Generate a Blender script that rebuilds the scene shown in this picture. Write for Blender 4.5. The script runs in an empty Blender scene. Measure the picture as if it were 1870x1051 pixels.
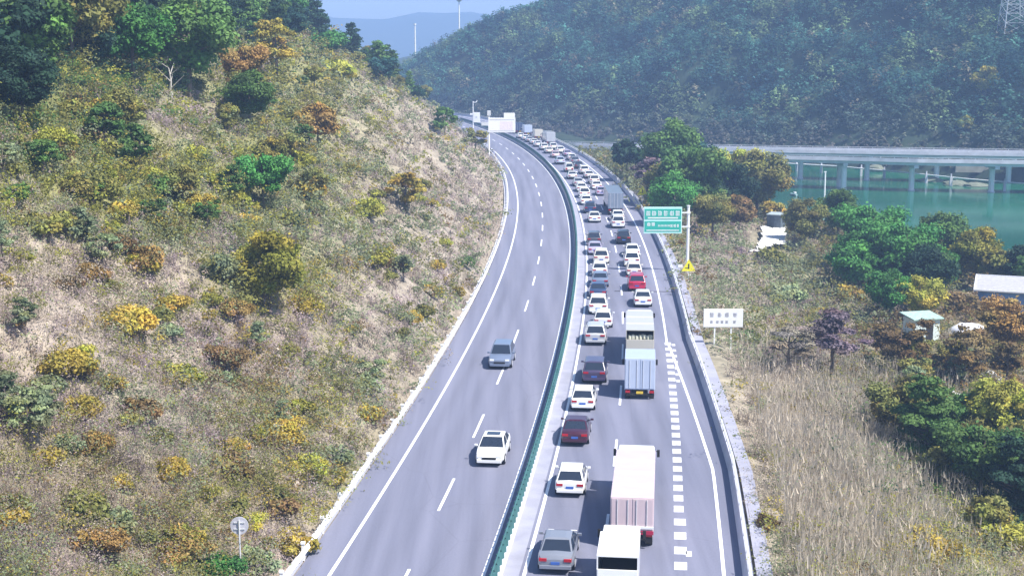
import bpy, math, random
import numpy as np
from mathutils import Vector, Matrix
random.seed(7)
RNG = np.random.default_rng(11)
R = math.radians
SC = bpy.context.scene
COL = SC.collection

# ------------------------------------------------------------------ camera, sky, sun, exposure
CAM_H = 26.1
TILT = math.atan(451.5 / 2595.0)
cam_d = bpy.data.cameras.new("camera"); cam = bpy.data.objects.new("camera", cam_d); COL.objects.link(cam)
cam.location = (0, 0, CAM_H); cam.rotation_euler = (math.pi / 2 - TILT, 0, 0)
cam_d.sensor_width = 36.0; cam_d.lens = 2595.0 / 1870.0 * 36.0
cam_d.clip_start = 0.5; cam_d.clip_end = 20000
SC.camera = cam
SUN_EL, SUN_AZ = R(54), R(122)          # azimuth measured from +Y (view direction) towards +X (right)
world = bpy.data.worlds.new("World"); SC.world = world; world.use_nodes = True
wn = world.node_tree.nodes; wl = world.node_tree.links
bg = wn["Background"]
sky = wn.new("ShaderNodeTexSky"); sky.sky_type = 'NISHITA'; sky.sun_disc = False
sky.sun_elevation = SUN_EL; sky.sun_rotation = SUN_AZ
sky.air_density = 1.0; sky.dust_density = 1.0; sky.ozone_density = 5.0
wl.new(sky.outputs[0], bg.inputs[0]); bg.inputs[1].default_value = 0.105
sun_d = bpy.data.lights.new("sun", 'SUN'); sun = bpy.data.objects.new("sun", sun_d); COL.objects.link(sun)
sun_d.energy = 4.8; sun_d.angle = R(0.8); sun_d.color = (1.0, 0.93, 0.83)
sdir = Vector((math.sin(SUN_AZ) * math.cos(SUN_EL), math.cos(SUN_AZ) * math.cos(SUN_EL), math.sin(SUN_EL)))
sun.rotation_euler = sdir.to_track_quat('Z', 'Y').to_euler()
SC.view_settings.view_transform = 'Standard'; SC.view_settings.look = 'None'
SC.view_settings.exposure = 0.85; SC.view_settings.gamma = 1.0
SC.cycles.max_bounces = 6; SC.cycles.volume_bounces = 1; SC.cycles.transparent_max_bounces = 8
HAZE_D, HAZE_COL = .00052, (.40, .60, 1.0, 1)
SC.cycles.diffuse_bounces = 3; SC.cycles.glossy_bounces = 2

# ------------------------------------------------------------------ materials
MATS = {}
def nt(name):
    m = bpy.data.materials.new(name); m.use_nodes = True
    return m, m.node_tree.nodes, m.node_tree.links, m.node_tree.nodes["Principled BSDF"]
def mat(name, col, rough=0.6, metal=0.0, vary=0.12, scale=3.0, bump=0.0, coat=0.0, spec=None, objrand=0.0):
    """procedural material: base colour broken up by noise (dirt, wear)"""
    if name in MATS: return MATS[name]
    m, n, l, b = nt(name)
    c = n.new("ShaderNodeTexCoord"); t = n.new("ShaderNodeTexNoise"); t.inputs['Scale'].default_value = scale
    t.inputs['Detail'].default_value = 5
    l.new(c.outputs['Object'], t.inputs['Vector'])
    r = n.new("ShaderNodeMapRange"); r.inputs[1].default_value = .3; r.inputs[2].default_value = .7
    r.inputs[3].default_value = 1 - vary; r.inputs[4].default_value = 1 + vary
    l.new(t.outputs[0], r.inputs[0])
    mx = n.new("ShaderNodeVectorMath"); mx.operation = 'SCALE'; mx.inputs[0].default_value = col[:3]
    l.new(r.outputs[0], mx.inputs['Scale']); l.new(mx.outputs[0], b.inputs['Base Color'])
    b.inputs['Roughness'].default_value = rough; b.inputs['Metallic'].default_value = metal
    if coat: b.inputs['Coat Weight'].default_value = coat; b.inputs['Coat Roughness'].default_value = .08
    if spec is not None: b.inputs['Specular IOR Level'].default_value = spec
    if bump:
        bp = n.new("ShaderNodeBump"); bp.inputs['Strength'].default_value = bump
        l.new(t.outputs[0], bp.inputs['Height']); l.new(bp.outputs[0], b.inputs['Normal'])
    MATS[name] = m
    return m
def leaf_mat(name, transl=0.25, rough=0.75, objrand=0.25):
    """foliage: colour carried by each leaf, each plant a little lighter or darker than the next"""
    m, n, l, b = nt(name)
    a = n.new("ShaderNodeAttribute"); a.attribute_name = "leafcol"
    oi = n.new("ShaderNodeObjectInfo"); mr = n.new("ShaderNodeMapRange")
    mr.inputs[3].default_value = 1 - objrand; mr.inputs[4].default_value = 1 + objrand
    l.new(oi.outputs['Random'], mr.inputs[0])
    sc = n.new("ShaderNodeVectorMath"); sc.operation = 'SCALE'
    l.new(a.outputs['Color'], sc.inputs[0]); l.new(mr.outputs[0], sc.inputs['Scale'])
    l.new(sc.outputs[0], b.inputs['Base Color']); b.inputs['Roughness'].default_value = rough
    b.inputs['Specular IOR Level'].default_value = .25
    tr = n.new("ShaderNodeBsdfTranslucent"); l.new(sc.outputs[0], tr.inputs[0])
    mx = n.new("ShaderNodeMixShader"); mx.inputs[0].default_value = transl
    l.new(b.outputs[0], mx.inputs[1]); l.new(tr.outputs[0], mx.inputs[2])
    l.new(mx.outputs[0], n["Material Output"].inputs[0])
    MATS[name] = m
    return m
M_LEAF = leaf_mat("foliage"); M_STUFF = leaf_mat("scrub_foliage", transl=.42, objrand=0.0)
def ramp_mat(name, stops, scale, detail=6, rough=.95, scale2=None, bump=.3):
    m, n, l, b = nt(name)
    g = n.new("ShaderNodeNewGeometry"); t = n.new("ShaderNodeTexNoise")
    t.inputs['Scale'].default_value = scale; t.inputs['Detail'].default_value = detail; t.inputs['Roughness'].default_value = .65
    l.new(g.outputs['Position'], t.inputs['Vector'])
    cr = n.new("ShaderNodeValToRGB"); l.new(t.outputs[0], cr.inputs[0])
    e = cr.color_ramp.elements
    while len(e) < len(stops): e.new(.5)
    for k, (p, c) in enumerate(stops): e[k].position = p; e[k].color = (*c, 1)
    l.new(cr.outputs[0], b.inputs['Base Color']); b.inputs['Roughness'].default_value = rough
    b.inputs['Specular IOR Level'].default_value = .1
    bp = n.new("ShaderNodeBump"); bp.inputs['Strength'].default_value = bump; bp.inputs['Distance'].default_value = .3
    l.new(t.outputs[0], bp.inputs['Height']); l.new(bp.outputs[0], b.inputs['Normal'])
    MATS[name] = m
    return m
# asphalt with long worn wheel tracks and patches
def asphalt_mat():
    m, n, l, b = nt("asphalt")
    g = n.new("ShaderNodeNewGeometry")
    mp = n.new("ShaderNodeMapping"); mp.inputs['Scale'].default_value = (.9, .03, 1); l.new(g.outputs['Position'], mp.inputs[0])
    t1 = n.new("ShaderNodeTexNoise"); t1.inputs['Scale'].default_value = 1.0; t1.inputs['Detail'].default_value = 5; l.new(mp.outputs[0], t1.inputs[0])
    t2 = n.new("ShaderNodeTexNoise"); t2.inputs['Scale'].default_value = 9; t2.inputs['Detail'].default_value = 6; l.new(g.outputs['Position'], t2.inputs[0])
    ad = n.new("ShaderNodeMath"); ad.operation = 'MULTIPLY_ADD'; l.new(t2.outputs[0], ad.inputs[0]); ad.inputs[1].default_value = .35; l.new(t1.outputs[0], ad.inputs[2])
    cr = n.new("ShaderNodeValToRGB"); l.new(ad.outputs[0], cr.inputs[0])
    e = cr.color_ramp.elements; e[0].position = .48; e[0].color = (.13, .14, .20, 1); e[1].position = .85; e[1].color = (.19, .20, .275, 1)
    A = n.new("ShaderNodeAttribute"); A.attribute_name = "wear"; k1 = n.new("ShaderNodeMath"); k1.operation = 'MULTIPLY_ADD'; k1.inputs[1].default_value = -.24; k1.inputs[2].default_value = 1.05; l.new(A.outputs['Fac'], k1.inputs[0])
    vo = n.new("ShaderNodeTexVoronoi"); vo.feature = 'DISTANCE_TO_EDGE'; vo.inputs['Scale'].default_value = .11; l.new(g.outputs['Position'], vo.inputs[0]); vc = n.new("ShaderNodeMapRange"); vc.inputs[1].default_value = 0; vc.inputs[2].default_value = .006; vc.inputs[3].default_value = .90; vc.inputs[4].default_value = 1; l.new(vo.outputs['Distance'], vc.inputs[0])
    k2 = n.new("ShaderNodeMath"); k2.operation = 'MULTIPLY'; l.new(k1.outputs[0], k2.inputs[0]); l.new(vc.outputs[0], k2.inputs[1]); sv = n.new("ShaderNodeVectorMath"); sv.operation = 'SCALE'; l.new(cr.outputs[0], sv.inputs[0]); l.new(k2.outputs[0], sv.inputs['Scale'])
    l.new(sv.outputs[0], b.inputs['Base Color']); b.inputs['Roughness'].default_value = .85
    MATS['asphalt'] = m
    return m
M_ASPH = asphalt_mat()
M_CONC = mat("pale_concrete", (.30, .31, .39), .85, vary=.14, scale=.6, bump=.1)
M_PAINT = mat("road_paint", (.84, .86, .90), .6, vary=.10, scale=2.5)
M_PARA = mat("parapet_concrete", (.52, .53, .60), .8, vary=.15, scale=.5)
M_BRID = mat("bridge_concrete", (.60, .62, .66), .85, vary=.16, scale=.35)
M_GALV = mat("galvanised_steel", (.68, .70, .72), .45, .3, vary=.1, scale=2)
M_TEAL = mat("teal_screen", (.05, .15, .155), .6, vary=.2, scale=1.2)
M_WHITE = mat("white_metal", (.82, .83, .84), .45, vary=.05)
M_GREEN = mat("sign_green", (.03, .42, .34), .4, vary=.06)
M_SIGNP = mat("sign_pale", (.55, .86, .82), .4, vary=.04)
M_YELL = mat("sign_yellow", (.85, .78, .02), .45, vary=.05)
M_BLK = mat("black_rubber", (.012, .012, .014), .8, vary=.1)
M_GLASS = mat("dark_glass", (.02, .028, .045), .06, vary=.05, spec=.9)
M_LAMPR = mat("red_lens", (.42, .01, .02), .2, vary=.05)
M_LAMPW = mat("clear_lens", (.8, .82, .85), .1, vary=.03)
M_CHROME = mat("bright_trim", (.72, .72, .74), .18, .9, vary=.03)
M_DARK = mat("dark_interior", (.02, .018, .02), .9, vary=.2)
M_BARK = mat("bark", (.16, .13, .11), .9, vary=.3, scale=4, bump=.3)
M_PBARK = mat("pale_bark", (.42, .40, .38), .85, vary=.25, scale=4)
M_INK = mat("faded_ink", (.33, .33, .38), .6, vary=.05)
PAINTS = {'white': (.82, .83, .82), 'silver': (.46, .48, .52), 'grey': (.20, .22, .27), 'dark grey': (.07, .075, .09), 'black': (.015, .015, .02),
          'red': (.42, .012, .06), 'maroon': (.05, .008, .024), 'dark blue': (.03, .05, .12), 'blue grey': (.15, .19, .28),
          'lilac': (.42, .38, .52), 'dark purple': (.06, .045, .10), 'cream': (.62, .58, .50), 'pale blue': (.47, .54, .68), 'pink': (.62, .50, .53), 'pearl': (.68, .70, .72), 'ivory': (.74, .72, .66),
          'beige': (.52, .50, .44), 'slate': (.22, .27, .36)}
def paint(c): return mat("paint_" + c.replace(' ', '_'), PAINTS[c], .28, .0, vary=.035, scale=1.5, coat=.6)

# ------------------------------------------------------------------ mesh helpers
class MB:
    def __init__(s): s.v = []; s.f = []
    def add(s, vs, fs):
        o = len(s.v); s.v += [tuple(v) for v in vs]; s.f += [tuple(i + o for i in f) for f in fs]; return s
    def box(s, c, d, rz=0.0, taper=1.0):
        x, y, z = d[0] / 2, d[1] / 2, d[2] / 2; q = []
        cr, sr = math.cos(rz), math.sin(rz)
        for k, sz in enumerate((-1, 1)):
            t = 1 if k == 0 else taper
            for sx, sy in ((-1, -1), (1, -1), (1, 1), (-1, 1)):
                px, py = sx * x * t, sy * y * t
                q.append((c[0] + px * cr - py * sr, c[1] + px * sr + py * cr, c[2] + sz * z))
        return s.add(q, [(3, 2, 1, 0), (4, 5, 6, 7), (0, 1, 5, 4), (1, 2, 6, 5), (2, 3, 7, 6), (3, 0, 4, 7)])
    def tube(s, p0, p1, r0, r1=None, n=8, cap=True):
        r1 = r0 if r1 is None else r1
        p0, p1 = Vector(p0), Vector(p1); d = (p1 - p0).normalized()
        a = d.orthogonal().normalized(); b = d.cross(a); q = []
        for p, r in ((p0, r0), (p1, r1)):
            for k in range(n):
                t = 2 * math.pi * k / n; q.append(p + a * (r * math.cos(t)) + b * (r * math.sin(t)))
        fs = [(k, (k + 1) % n, n + (k + 1) % n, n + k) for k in range(n)]
        if cap: fs += [tuple(range(n - 1, -1, -1)), tuple(range(n, 2 * n))]
        return s.add(q, fs)
    def loft(s, rings, cap=True, close=True):
        n = len(rings[0]); q = [p for r in rings for p in r]; fs = []
        for i in range(len(rings) - 1):
            for k in range(n if close else n - 1):
                a = i * n + k; b = i * n + (k + 1) % n
                fs.append((a, b, b + n, a + n))
        if cap and close: fs += [tuple(range(n - 1, -1, -1)), tuple(range((len(rings) - 1) * n, len(rings) * n))]
        return s.add(q, fs)
    def build(s, name, m, parent=None, smooth=False, bevel=0.0):
        me = bpy.data.meshes.new(name); me.from_pydata(s.v, [], s.f); me.materials.append(m); me.update()
        if smooth: me.polygons.foreach_set('use_smooth', [True] * len(me.polygons))
        o = bpy.data.objects.new(name, me); COL.objects.link(o)
        if parent is not None: o.parent = parent
        if bevel:
            b = o.modifiers.new("bevel", 'BEVEL'); b.width = bevel; b.segments = 2; b.limit_method = 'ANGLE'
        return o
def tag(o, label=None, cat=None, group=None, kind=None):
    if label: o['label'] = label
    if cat: o['category'] = cat
    if group: o['group'] = group
    if kind: o['kind'] = kind
    return o
def empty(name, loc, rz=0.0):
    o = bpy.data.objects.new(name, None); COL.objects.link(o); o.location = loc; o.rotation_euler = (0, 0, rz)
    o.empty_display_size = .3
    return o
KIDS = {}
def kids(o):
    return list(o.children)
def copy_tree(o, parent=None):
    c = o.copy(); COL.objects.link(c)
    for ch in KIDS.get(o.name) or kids(o):
        d = copy_tree(ch, c); d.parent = c
    return c
def raw_mesh(name, V, F, m, col=None, smooth=False, parent=None):
    """numpy arrays -> one mesh; F is (n,k) with k 3 or 4; col per vertex"""
    V = np.ascontiguousarray(V, dtype=np.float32); F = np.ascontiguousarray(F, dtype=np.int32)
    me = bpy.data.meshes.new(name); n, k = F.shape
    me.vertices.add(len(V)); me.vertices.foreach_set('co', V.ravel())
    me.loops.add(n * k); me.loops.foreach_set('vertex_index', F.ravel())
    me.polygons.add(n); me.polygons.foreach_set('loop_start', np.arange(n, dtype=np.int32) * k)
    me.update(calc_edges=True)
    if smooth: me.polygons.foreach_set('use_smooth', np.ones(n, dtype=bool))
    if col is not None:
        a = me.color_attributes.new("leafcol", 'FLOAT_COLOR', 'POINT')
        c4 = np.ones((len(V), 4), dtype=np.float32); c4[:, :3] = col; a.data.foreach_set('color', c4.ravel())
    me.materials.append(m); me.validate()
    o = bpy.data.objects.new(name, me); COL.objects.link(o)
    if parent is not None: o.parent = parent
    return o

# ------------------------------------------------------------------ plan of the place
def xL(Y):
    """plan of the inner white line of the oncoming carriageway; every road line is offset from it"""
    Y = np.asarray(Y, dtype=float); t = (np.clip(Y, 60, 470) - 230) / 100
    x = -.2408 * t**3 - 4.044 * t**2 + .154 * t + 8.535
    return x + np.where(Y < 60, (Y - 60) * .094, 0) + np.where(Y > 470, (Y - 470) * -.232 - .0045 * (Y - 470)**2, 0)
def slope(Y): return (xL(np.asarray(Y) + .5) - xL(np.asarray(Y) - .5))
def off(Y, u):
    s = slope(Y); k = 1 / np.sqrt(1 + s * s)
    return xL(Y) + u * k, np.asarray(Y) - u * s * k
def uof(X, Y):
    s = slope(Y); return (X - xL(Y)) / np.sqrt(1 + s * s)
def nz(X, Y, w, a=0.0):
    """smooth pseudo noise, wavelength w"""
    k = 2 * math.pi / w
    return (np.sin(k * X * .9 + 1.3 * np.sin(k * Y * .37 + a) + a) * np.cos(k * Y * 1.07 + 1.1 * np.sin(k * X * .53 + 2 * a) + 1.7 * a)
            + .5 * np.sin(k * 2.1 * X + 2.2 * a + 1.2 * np.sin(k * Y * 1.3)) * np.sin(k * 1.9 * Y + a * 3.1)) / 1.5
SHY = np.array([0, 150, 180, 195, 210, 235, 270, 310, 360, 420, 470, 700.])
SHX = np.array([330, 150, 112, 92, 78, 62, 53, 50, 46, 40, 30, 10.])
BKX = np.array([-300, -80, -20, 20, 50, 80, 101, 117, 129, 160, 400.])
BKY = np.array([760, 620, 545, 490, 450, 415, 394, 378, 358, 320, 90.])
WATER_Z = -9.5
def T(X, Y):
    X = np.asarray(X, dtype=float); Y = np.asarray(Y, dtype=float)
    u = uof(X, Y)
    hard_l, hard_r = -9.6, 13.3 + 0 * Y
    hard_r = np.where(Y < 130, 13.0 + (130 - np.clip(Y, 50, 130)) * .02, 13.0)
    d = -u - 10.0
    dd = np.maximum(d, 0)
    hill = .05 + .77 * dd - .0018 * dd**2
    hill = np.where(dd > 120, .05 + .74 * 120 - .0018 * 14400 + .3 * (dd - 120), hill)
    amp = np.clip(dd / 12, 0, 1)
    hill = hill + amp * (1.3 * nz(X, Y, 34, 1) + .7 * nz(X, Y, 13, 2) + .3 * nz(X, Y, 5, 3))
    # beyond the bend the spur ends and the valley opens
    endf = np.clip((Y - 470) / 150, 0, 1); hill = hill * (1 - .55 * endf)
    e = u - hard_r; ee = np.maximum(e, 0)
    emb = -.1 - np.where(ee < 16, .33 * ee, 5.3 + .02 * (ee - 16)) + np.clip(ee / 8, 0, 1) * (.5 * nz(X, Y, 21, 4) + .25 * nz(X, Y, 7, 5))
    mound = 3.0 * np.exp(-((X - 34) / 13)**2 - ((Y - 275) / 60)**2)
    emb = emb + mound
    sh = np.interp(Y, SHY, SHX) + 2.0 * nz(X * 0, Y, 40, 2)
    dsh = sh - X
    river = -11.6 + .55 * np.maximum(dsh + 3, 0)
    land = np.minimum(emb, river)
    bank = (Y - np.interp(X, BKX, BKY)) / 1.35 + 2.0 * nz(X, Y, 45, 7)
    mt = -11.2 + .95 * np.clip(bank + 2, 0, 4) + .60 * np.maximum(bank - 2, 0)
    # silhouette of the mountain in plan: it falls away to the valley on the left
    cap = np.interp(X, [-400, -150, -75, -48, -38, -22, 0, 14, 60, 140, 300], [-2, 0, 3, 10, 17, 25, 33, 38, 60, 78, 88])
    gul = 9 * nz(X, Y, 105, 3) + 4 * nz(X, Y, 41, 5) + .8 * nz(X, Y, 15, 6)
    mt = mt + np.clip(bank / 30, 0, 1) * gul
    capk = cap + .25 * gul
    mt = np.where(mt > capk - 6, capk - 6 * np.exp(-(np.maximum(mt - capk + 6, 0)) / 6), mt)
    road = np.where((u > -10.0) & (e < 0), -.35, 0)
    z = np.where(u < -10.0, hill, np.where(e < 0, road, land))
    return np.maximum(z, np.where(Y > 300, np.where((u > -12) & (e < 14), -20, mt), -20))
FPX = 2595.0
def ray(px, py, z=None):
    """a point of the terrain (or of level z) seen at a place of the photograph, used for surveying only"""
    a = (px - 935) / FPX; v = (525.5 - py) / FPX; c, s = math.cos(TILT), math.sin(TILT)
    D = np.array([a, c + v * s, -s + v * c])
    if z is not None:
        t = (z - CAM_H) / D[2]; return D[0] * t, D[1] * t, z
    t = np.arange(40, 900, .5); X, Y, Z = D[0] * t, D[1] * t, CAM_H + D[2] * t
    k = np.argmax(Z < T(X, Y)); 
    if k == 0: k = len(t) - 1
    return float(X[k]), float(Y[k]), float(T(X[k], Y[k]))
def project(X, Y, Z):
    c, s = math.cos(TILT), math.sin(TILT); Zc = Z - CAM_H
    d = Y * c - Zc * s; return 935 + FPX * X / d, 525.5 - FPX * (Y * s + Zc * c) / d

# ------------------------------------------------------------------ terrain, water, road
M_HILL = ramp_mat("hill_soil", [(.25, (.10, .095, .06)), (.42, (.17, .155, .12)), (.6, (.22, .20, .175)), (.78, (.14, .15, .07))], .35)
M_FLOOR = ramp_mat("forest_floor", [(.3, (.018, .03, .022)), (.55, (.035, .055, .035)), (.8, (.07, .08, .05))], .12)
M_EARTH = ramp_mat("open_ground", [(.3, (.05, .055, .04)), (.6, (.10, .10, .07))], .004)
def terrain(name, x0, x1, y0, y1, st, m, zoff=0.0, cut=None):
    xs = np.arange(x0, x1 + st, st); ys = np.arange(y0, y1 + st, st); XX, YY = np.meshgrid(xs, ys)
    Z = T(XX, YY) + zoff; n, k = XX.shape
    V = np.stack([XX, YY, Z], -1).reshape(-1, 3)
    i = np.arange(n - 1)[:, None] * k + np.arange(k - 1)[None]; i = i.ravel()
    F = np.stack([i, i + 1, i + k + 1, i + k], -1)
    if cut is not None: F = F[cut(XX, YY)[:-1, :-1].ravel()]
    return raw_mesh(name, V, F, m, smooth=True)
terr = terrain("hillside", -230, 170, 10, 330, 1.25, M_HILL); tag(terr, kind='structure')
terr2 = terrain("mountain", -320, 330, 328.75, 900, 2.5, M_FLOOR); tag(terr2, kind='structure')
g = MB()
g.add([(-3400, -3400, -13.5), (3400, -3400, -13.5), (3400, 3400, -13.5), (-3400, 3400, -13.5)], [(0, 1, 2, 3)])
tag(g.build("ground", M_EARTH), kind='structure')
def ridge(name, pts, depth, m, seed):
    V = []; F = []; n = 90; kx = 14; rr = np.random.default_rng(seed)
    xs = np.linspace(pts[0][0], pts[-1][0], n); top = np.interp(xs, [p[0] for p in pts], [p[2] for p in pts]); yy = np.interp(xs, [p[0] for p in pts], [p[1] for p in pts])
    top = top + 6 * np.sin(xs / 47 + seed) + 3 * np.sin(xs / 19)
    for i in range(n):
        for k in range(kx):
            t = k / (kx - 1); h = math.sin(math.pi * t) ** .8
            V.append((xs[i], yy[i] + (t - .5) * depth, -13 + (top[i] + 13) * h + rr.normal() * 2.5 * h))
    F = [(i * kx + k, i * kx + k + 1, (i + 1) * kx + k + 1, (i + 1) * kx + k) for i in range(n - 1) for k in range(kx - 1)]
    return tag(raw_mesh(name, np.array(V), np.array(F), m, smooth=True), kind='structure')
ridge("hills", [(-1400, 1500, 85), (-500, 1450, 60), (-220, 1400, 18), (-130, 1350, 2), (-60, 1300, 6), (60, 1300, 50), (300, 1300, 85), (900, 1300, 90)], 420, M_FLOOR, 3)
ridge("hills", [(-2500, 3100, 105), (-900, 3100, 100), (-300, 3000, 72), (0, 3000, 84), (700, 3100, 105), (2500, 3100, 105)], 700, M_FLOOR, 5)

def water_mat():
    m, n, l, b = nt("river_water")
    b.inputs['Base Color'].default_value = (.012, .125, .105, 1); b.inputs['Roughness'].default_value = .10
    b.inputs['IOR'].default_value = 1.33; b.inputs['Specular IOR Level'].default_value = .22
    g = n.new("ShaderNodeNewGeometry"); mp = n.new("ShaderNodeMapping"); mp.inputs['Scale'].default_value = (.5, 1.4, 1)
    l.new(g.outputs['Position'], mp.inputs[0])
    t = n.new("ShaderNodeTexNoise"); t.inputs['Scale'].default_value = 1.6; t.inputs['Detail'].default_value = 4
    l.new(mp.outputs[0], t.inputs[0]); bp = n.new("ShaderNodeBump"); bp.inputs['Strength'].default_value = .10; bp.inputs['Distance'].default_value = .05
    l.new(t.outputs[0], bp.inputs['Height']); l.new(bp.outputs[0], b.inputs['Normal'])
    t2 = n.new("ShaderNodeTexNoise"); t2.inputs['Scale'].default_value = .02; l.new(g.outputs['Position'], t2.inputs[0])
    cr = n.new("ShaderNodeValToRGB"); cr.color_ramp.elements[0].position = .35; cr.color_ramp.elements[0].color = (.006, .080, .050, 1)
    cr.color_ramp.elements[1].position = .65; cr.color_ramp.elements[1].color = (.009, .145, .075, 1)
    l.new(t2.outputs[0], cr.inputs[0]); l.new(cr.outputs[0], b.inputs['Base Color'])
    return m
w = MB(); w.add([(-60, 60, WATER_Z), (420, 60, WATER_Z), (420, 640, WATER_Z), (-60, 640, WATER_Z)], [(0, 1, 2, 3)])
tag(w.build("river", water_mat()), kind='structure')

YS = np.concatenate([np.arange(14, 470, 2.0), np.arange(470, 640, 4.0)])
def strip(name, u0, u1, z, m, ys=YS, kind='structure', parent=None, build=True, mb=None):
    mb = mb or MB(); u0f = u0 if callable(u0) else (lambda y: u0); u1f = u1 if callable(u1) else (lambda y: u1)
    q = []
    for y in ys:
        a = off(y, u0f(y)); b = off(y, u1f(y)); q += [(float(a[0]), float(a[1]), z), (float(b[0]), float(b[1]), z)]
    mb.add(q, [(2 * i, 2 * i + 1, 2 * i + 3, 2 * i + 2) for i in range(len(ys) - 1)])
    if build:
        o = mb.build(name, m, parent)
        if kind: tag(o, kind=kind)
        return o
def rext(y): return 0.0 if y > 124 else min(2.3, (124 - y) * .06)      # the extra lane near the camera
def rout(y): return 9.6 + 0 * y
def rbar(y): return 11.6 + rext(y) * .62
def road_sheet():
    cols = np.arange(-9.3, 13.6, .3); ys = YS; V = []; W = []
    rw = np.random.default_rng(8); ph = [rw.uniform(0, 6) for _ in range(4)]
    for y in ys:
        ue = rbar(y) + .3; uu = np.minimum(cols, ue - .0005 * (len(cols) - np.arange(len(cols))) * (cols > ue))
        X, Yv = off(np.full(len(cols), y), uu); V.append(np.stack([X, Yv, X * 0], 1))
        w = np.zeros(len(cols))
        for k, c in enumerate((-5.65, -1.95, 3.85, 7.75)):
            for d in (-.85, .85): w += .55 * np.exp(-((uu - c - d - .12 * math.sin(y / 31 + ph[k])) / .38)**2) * (.8 + .35 * math.sin(y / 23 + ph[k]) + .2 * math.sin(y / 7.3 + k))
            w += .5 * np.exp(-((uu - c) / .28)**2) * (k > 1) * (.7 + .4 * math.sin(y / 9 + k))
        W.append(w)
    V = np.concatenate(V); W = np.concatenate(W); n, k = len(ys), len(cols); i = (np.arange(n - 1)[:, None] * k + np.arange(k - 1)[None]).ravel()
    o = raw_mesh("road", V, np.stack([i, i + 1, i + k + 1, i + k], -1), M_ASPH); a = o.data.attributes.new("wear", 'FLOAT', 'POINT'); a.data.foreach_set('value', W.astype(np.float32)); tag(o, kind='structure')
road_sheet()
strip("median", .28, 1.75, .012, M_CONC)
strip("verge", lambda y: rbar(y) + .45, lambda y: rbar(y) + 1.25, -.02, M_CONC)
# road markings, one object for each line
def line(u0, u1, ys=YS): strip("road_marking", u0, u1, .006, M_PAINT, ys)
line(-.09, .09); line(1.91, 2.09); line(-7.68, -7.5)
line(lambda y: 9.51, lambda y: 9.69, YS[YS > 121])
line(lambda y: 9.6 + rext(y) * .98 - .09, lambda y: 9.6 + rext(y) * .98 + .09, YS[YS < 124])
def dashes(u, phase, mk=None):
    mb = MB(); y = phase
    while y < 470:
        if y > 30: strip("", u - .08, u + .08, .006, M_PAINT, np.array([y, y + 2, y + 4, y + 6.]), None, build=False, mb=mb)
        y += 15
    tag(mb.build("road_marking", M_PAINT), kind='structure')
dashes(-3.8, 124.4 - 3 - 90); dashes(5.75, 124.4 - 3 - 90 + 9.5)
mb = MB()
y = 60.0; k = 0
while y < 122:
    strip("", 9.40, (9.95 if y > 76 else 10.05), .007, M_PAINT, np.array([y, y + 1.1]), None, build=False, mb=mb)
    if y > 108 or (y < 74 and k % 2): strip("", 10.0, 10.3, .007, M_PAINT, np.array([y - .3, y + .5]), None, build=False, mb=mb)
    y += 2.2 if (y > 104 or y < 76) else 1.9; k += 1
tag(mb.build("road_marking", mat('worn_paint', (.60, .61, .66), .7, vary=.3, scale=3)), kind='structure')
# expansion joint across the right carriageway
mb = MB(); a = off(147.5, 4.0); b = off(149.5, 11.6)
strip("joint", 5.0, 11.6, .005, M_BLK, np.array([148.2, 148.55]))

# ------------------------------------------------------------------ barriers along the road
def extr(profile, ufun, ys, mb):
    rings = []
    for y in ys:
        rings.append([(*[float(c) for c in off(y, ufun(y) + pu)], pz) for pu, pz in profile])
    mb.loft(rings)
# median: low concrete base with a teal anti-glare screen
o = empty("median_barrier", (float(off(60, .8)[0]), 60, 0)); 
def part_world(mb, name, m, parent, **k):
    p = parent.location; mb.v = [(x - p.x, y - p.y, z - p.z) for x, y, z in mb.v]
    if parent.rotation_euler.z:
        c, s = math.cos(-parent.rotation_euler.z), math.sin(-parent.rotation_euler.z)
        mb.v = [(x * c - y * s, x * s + y * c, z) for x, y, z in mb.v]
    return mb.build(name, m, parent, **k)
mb = MB(); extr([(-.20, .02), (.20, .02), (.12, .42), (-.12, .42)], lambda y: .75, YS, mb); part_world(mb, "concrete_base", M_PARA, o)
mb = MB(); q = []; yy_ = np.arange(40, 470, .45)
for k, y in enumerate(yy_):
    c = off(y, .75 + (.13 if k % 2 else -.13)); q += [(float(c[0]), float(c[1]), .42), (float(c[0]), float(c[1]), 1.12)]
mb.add(q, [(2 * i, 2 * i + 2, 2 * i + 3, 2 * i + 1) for i in range(len(yy_) - 1)])
part_world(mb, "folded_screen", M_TEAL, o)
mb = MB(); extr([(-.035, 1.06), (.035, 1.06), (.035, 1.16), (-.035, 1.16)], lambda y: .75, YS, mb)
extr([(-.16, .46), (-.12, .46), (-.12, .74), (-.16, .74)], lambda y: .75, YS, mb); part_world(mb, "screen_rail", M_TEAL, o)
tag(o, "long teal anti-glare screen on a low concrete base between the two carriageways", "barrier")
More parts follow.
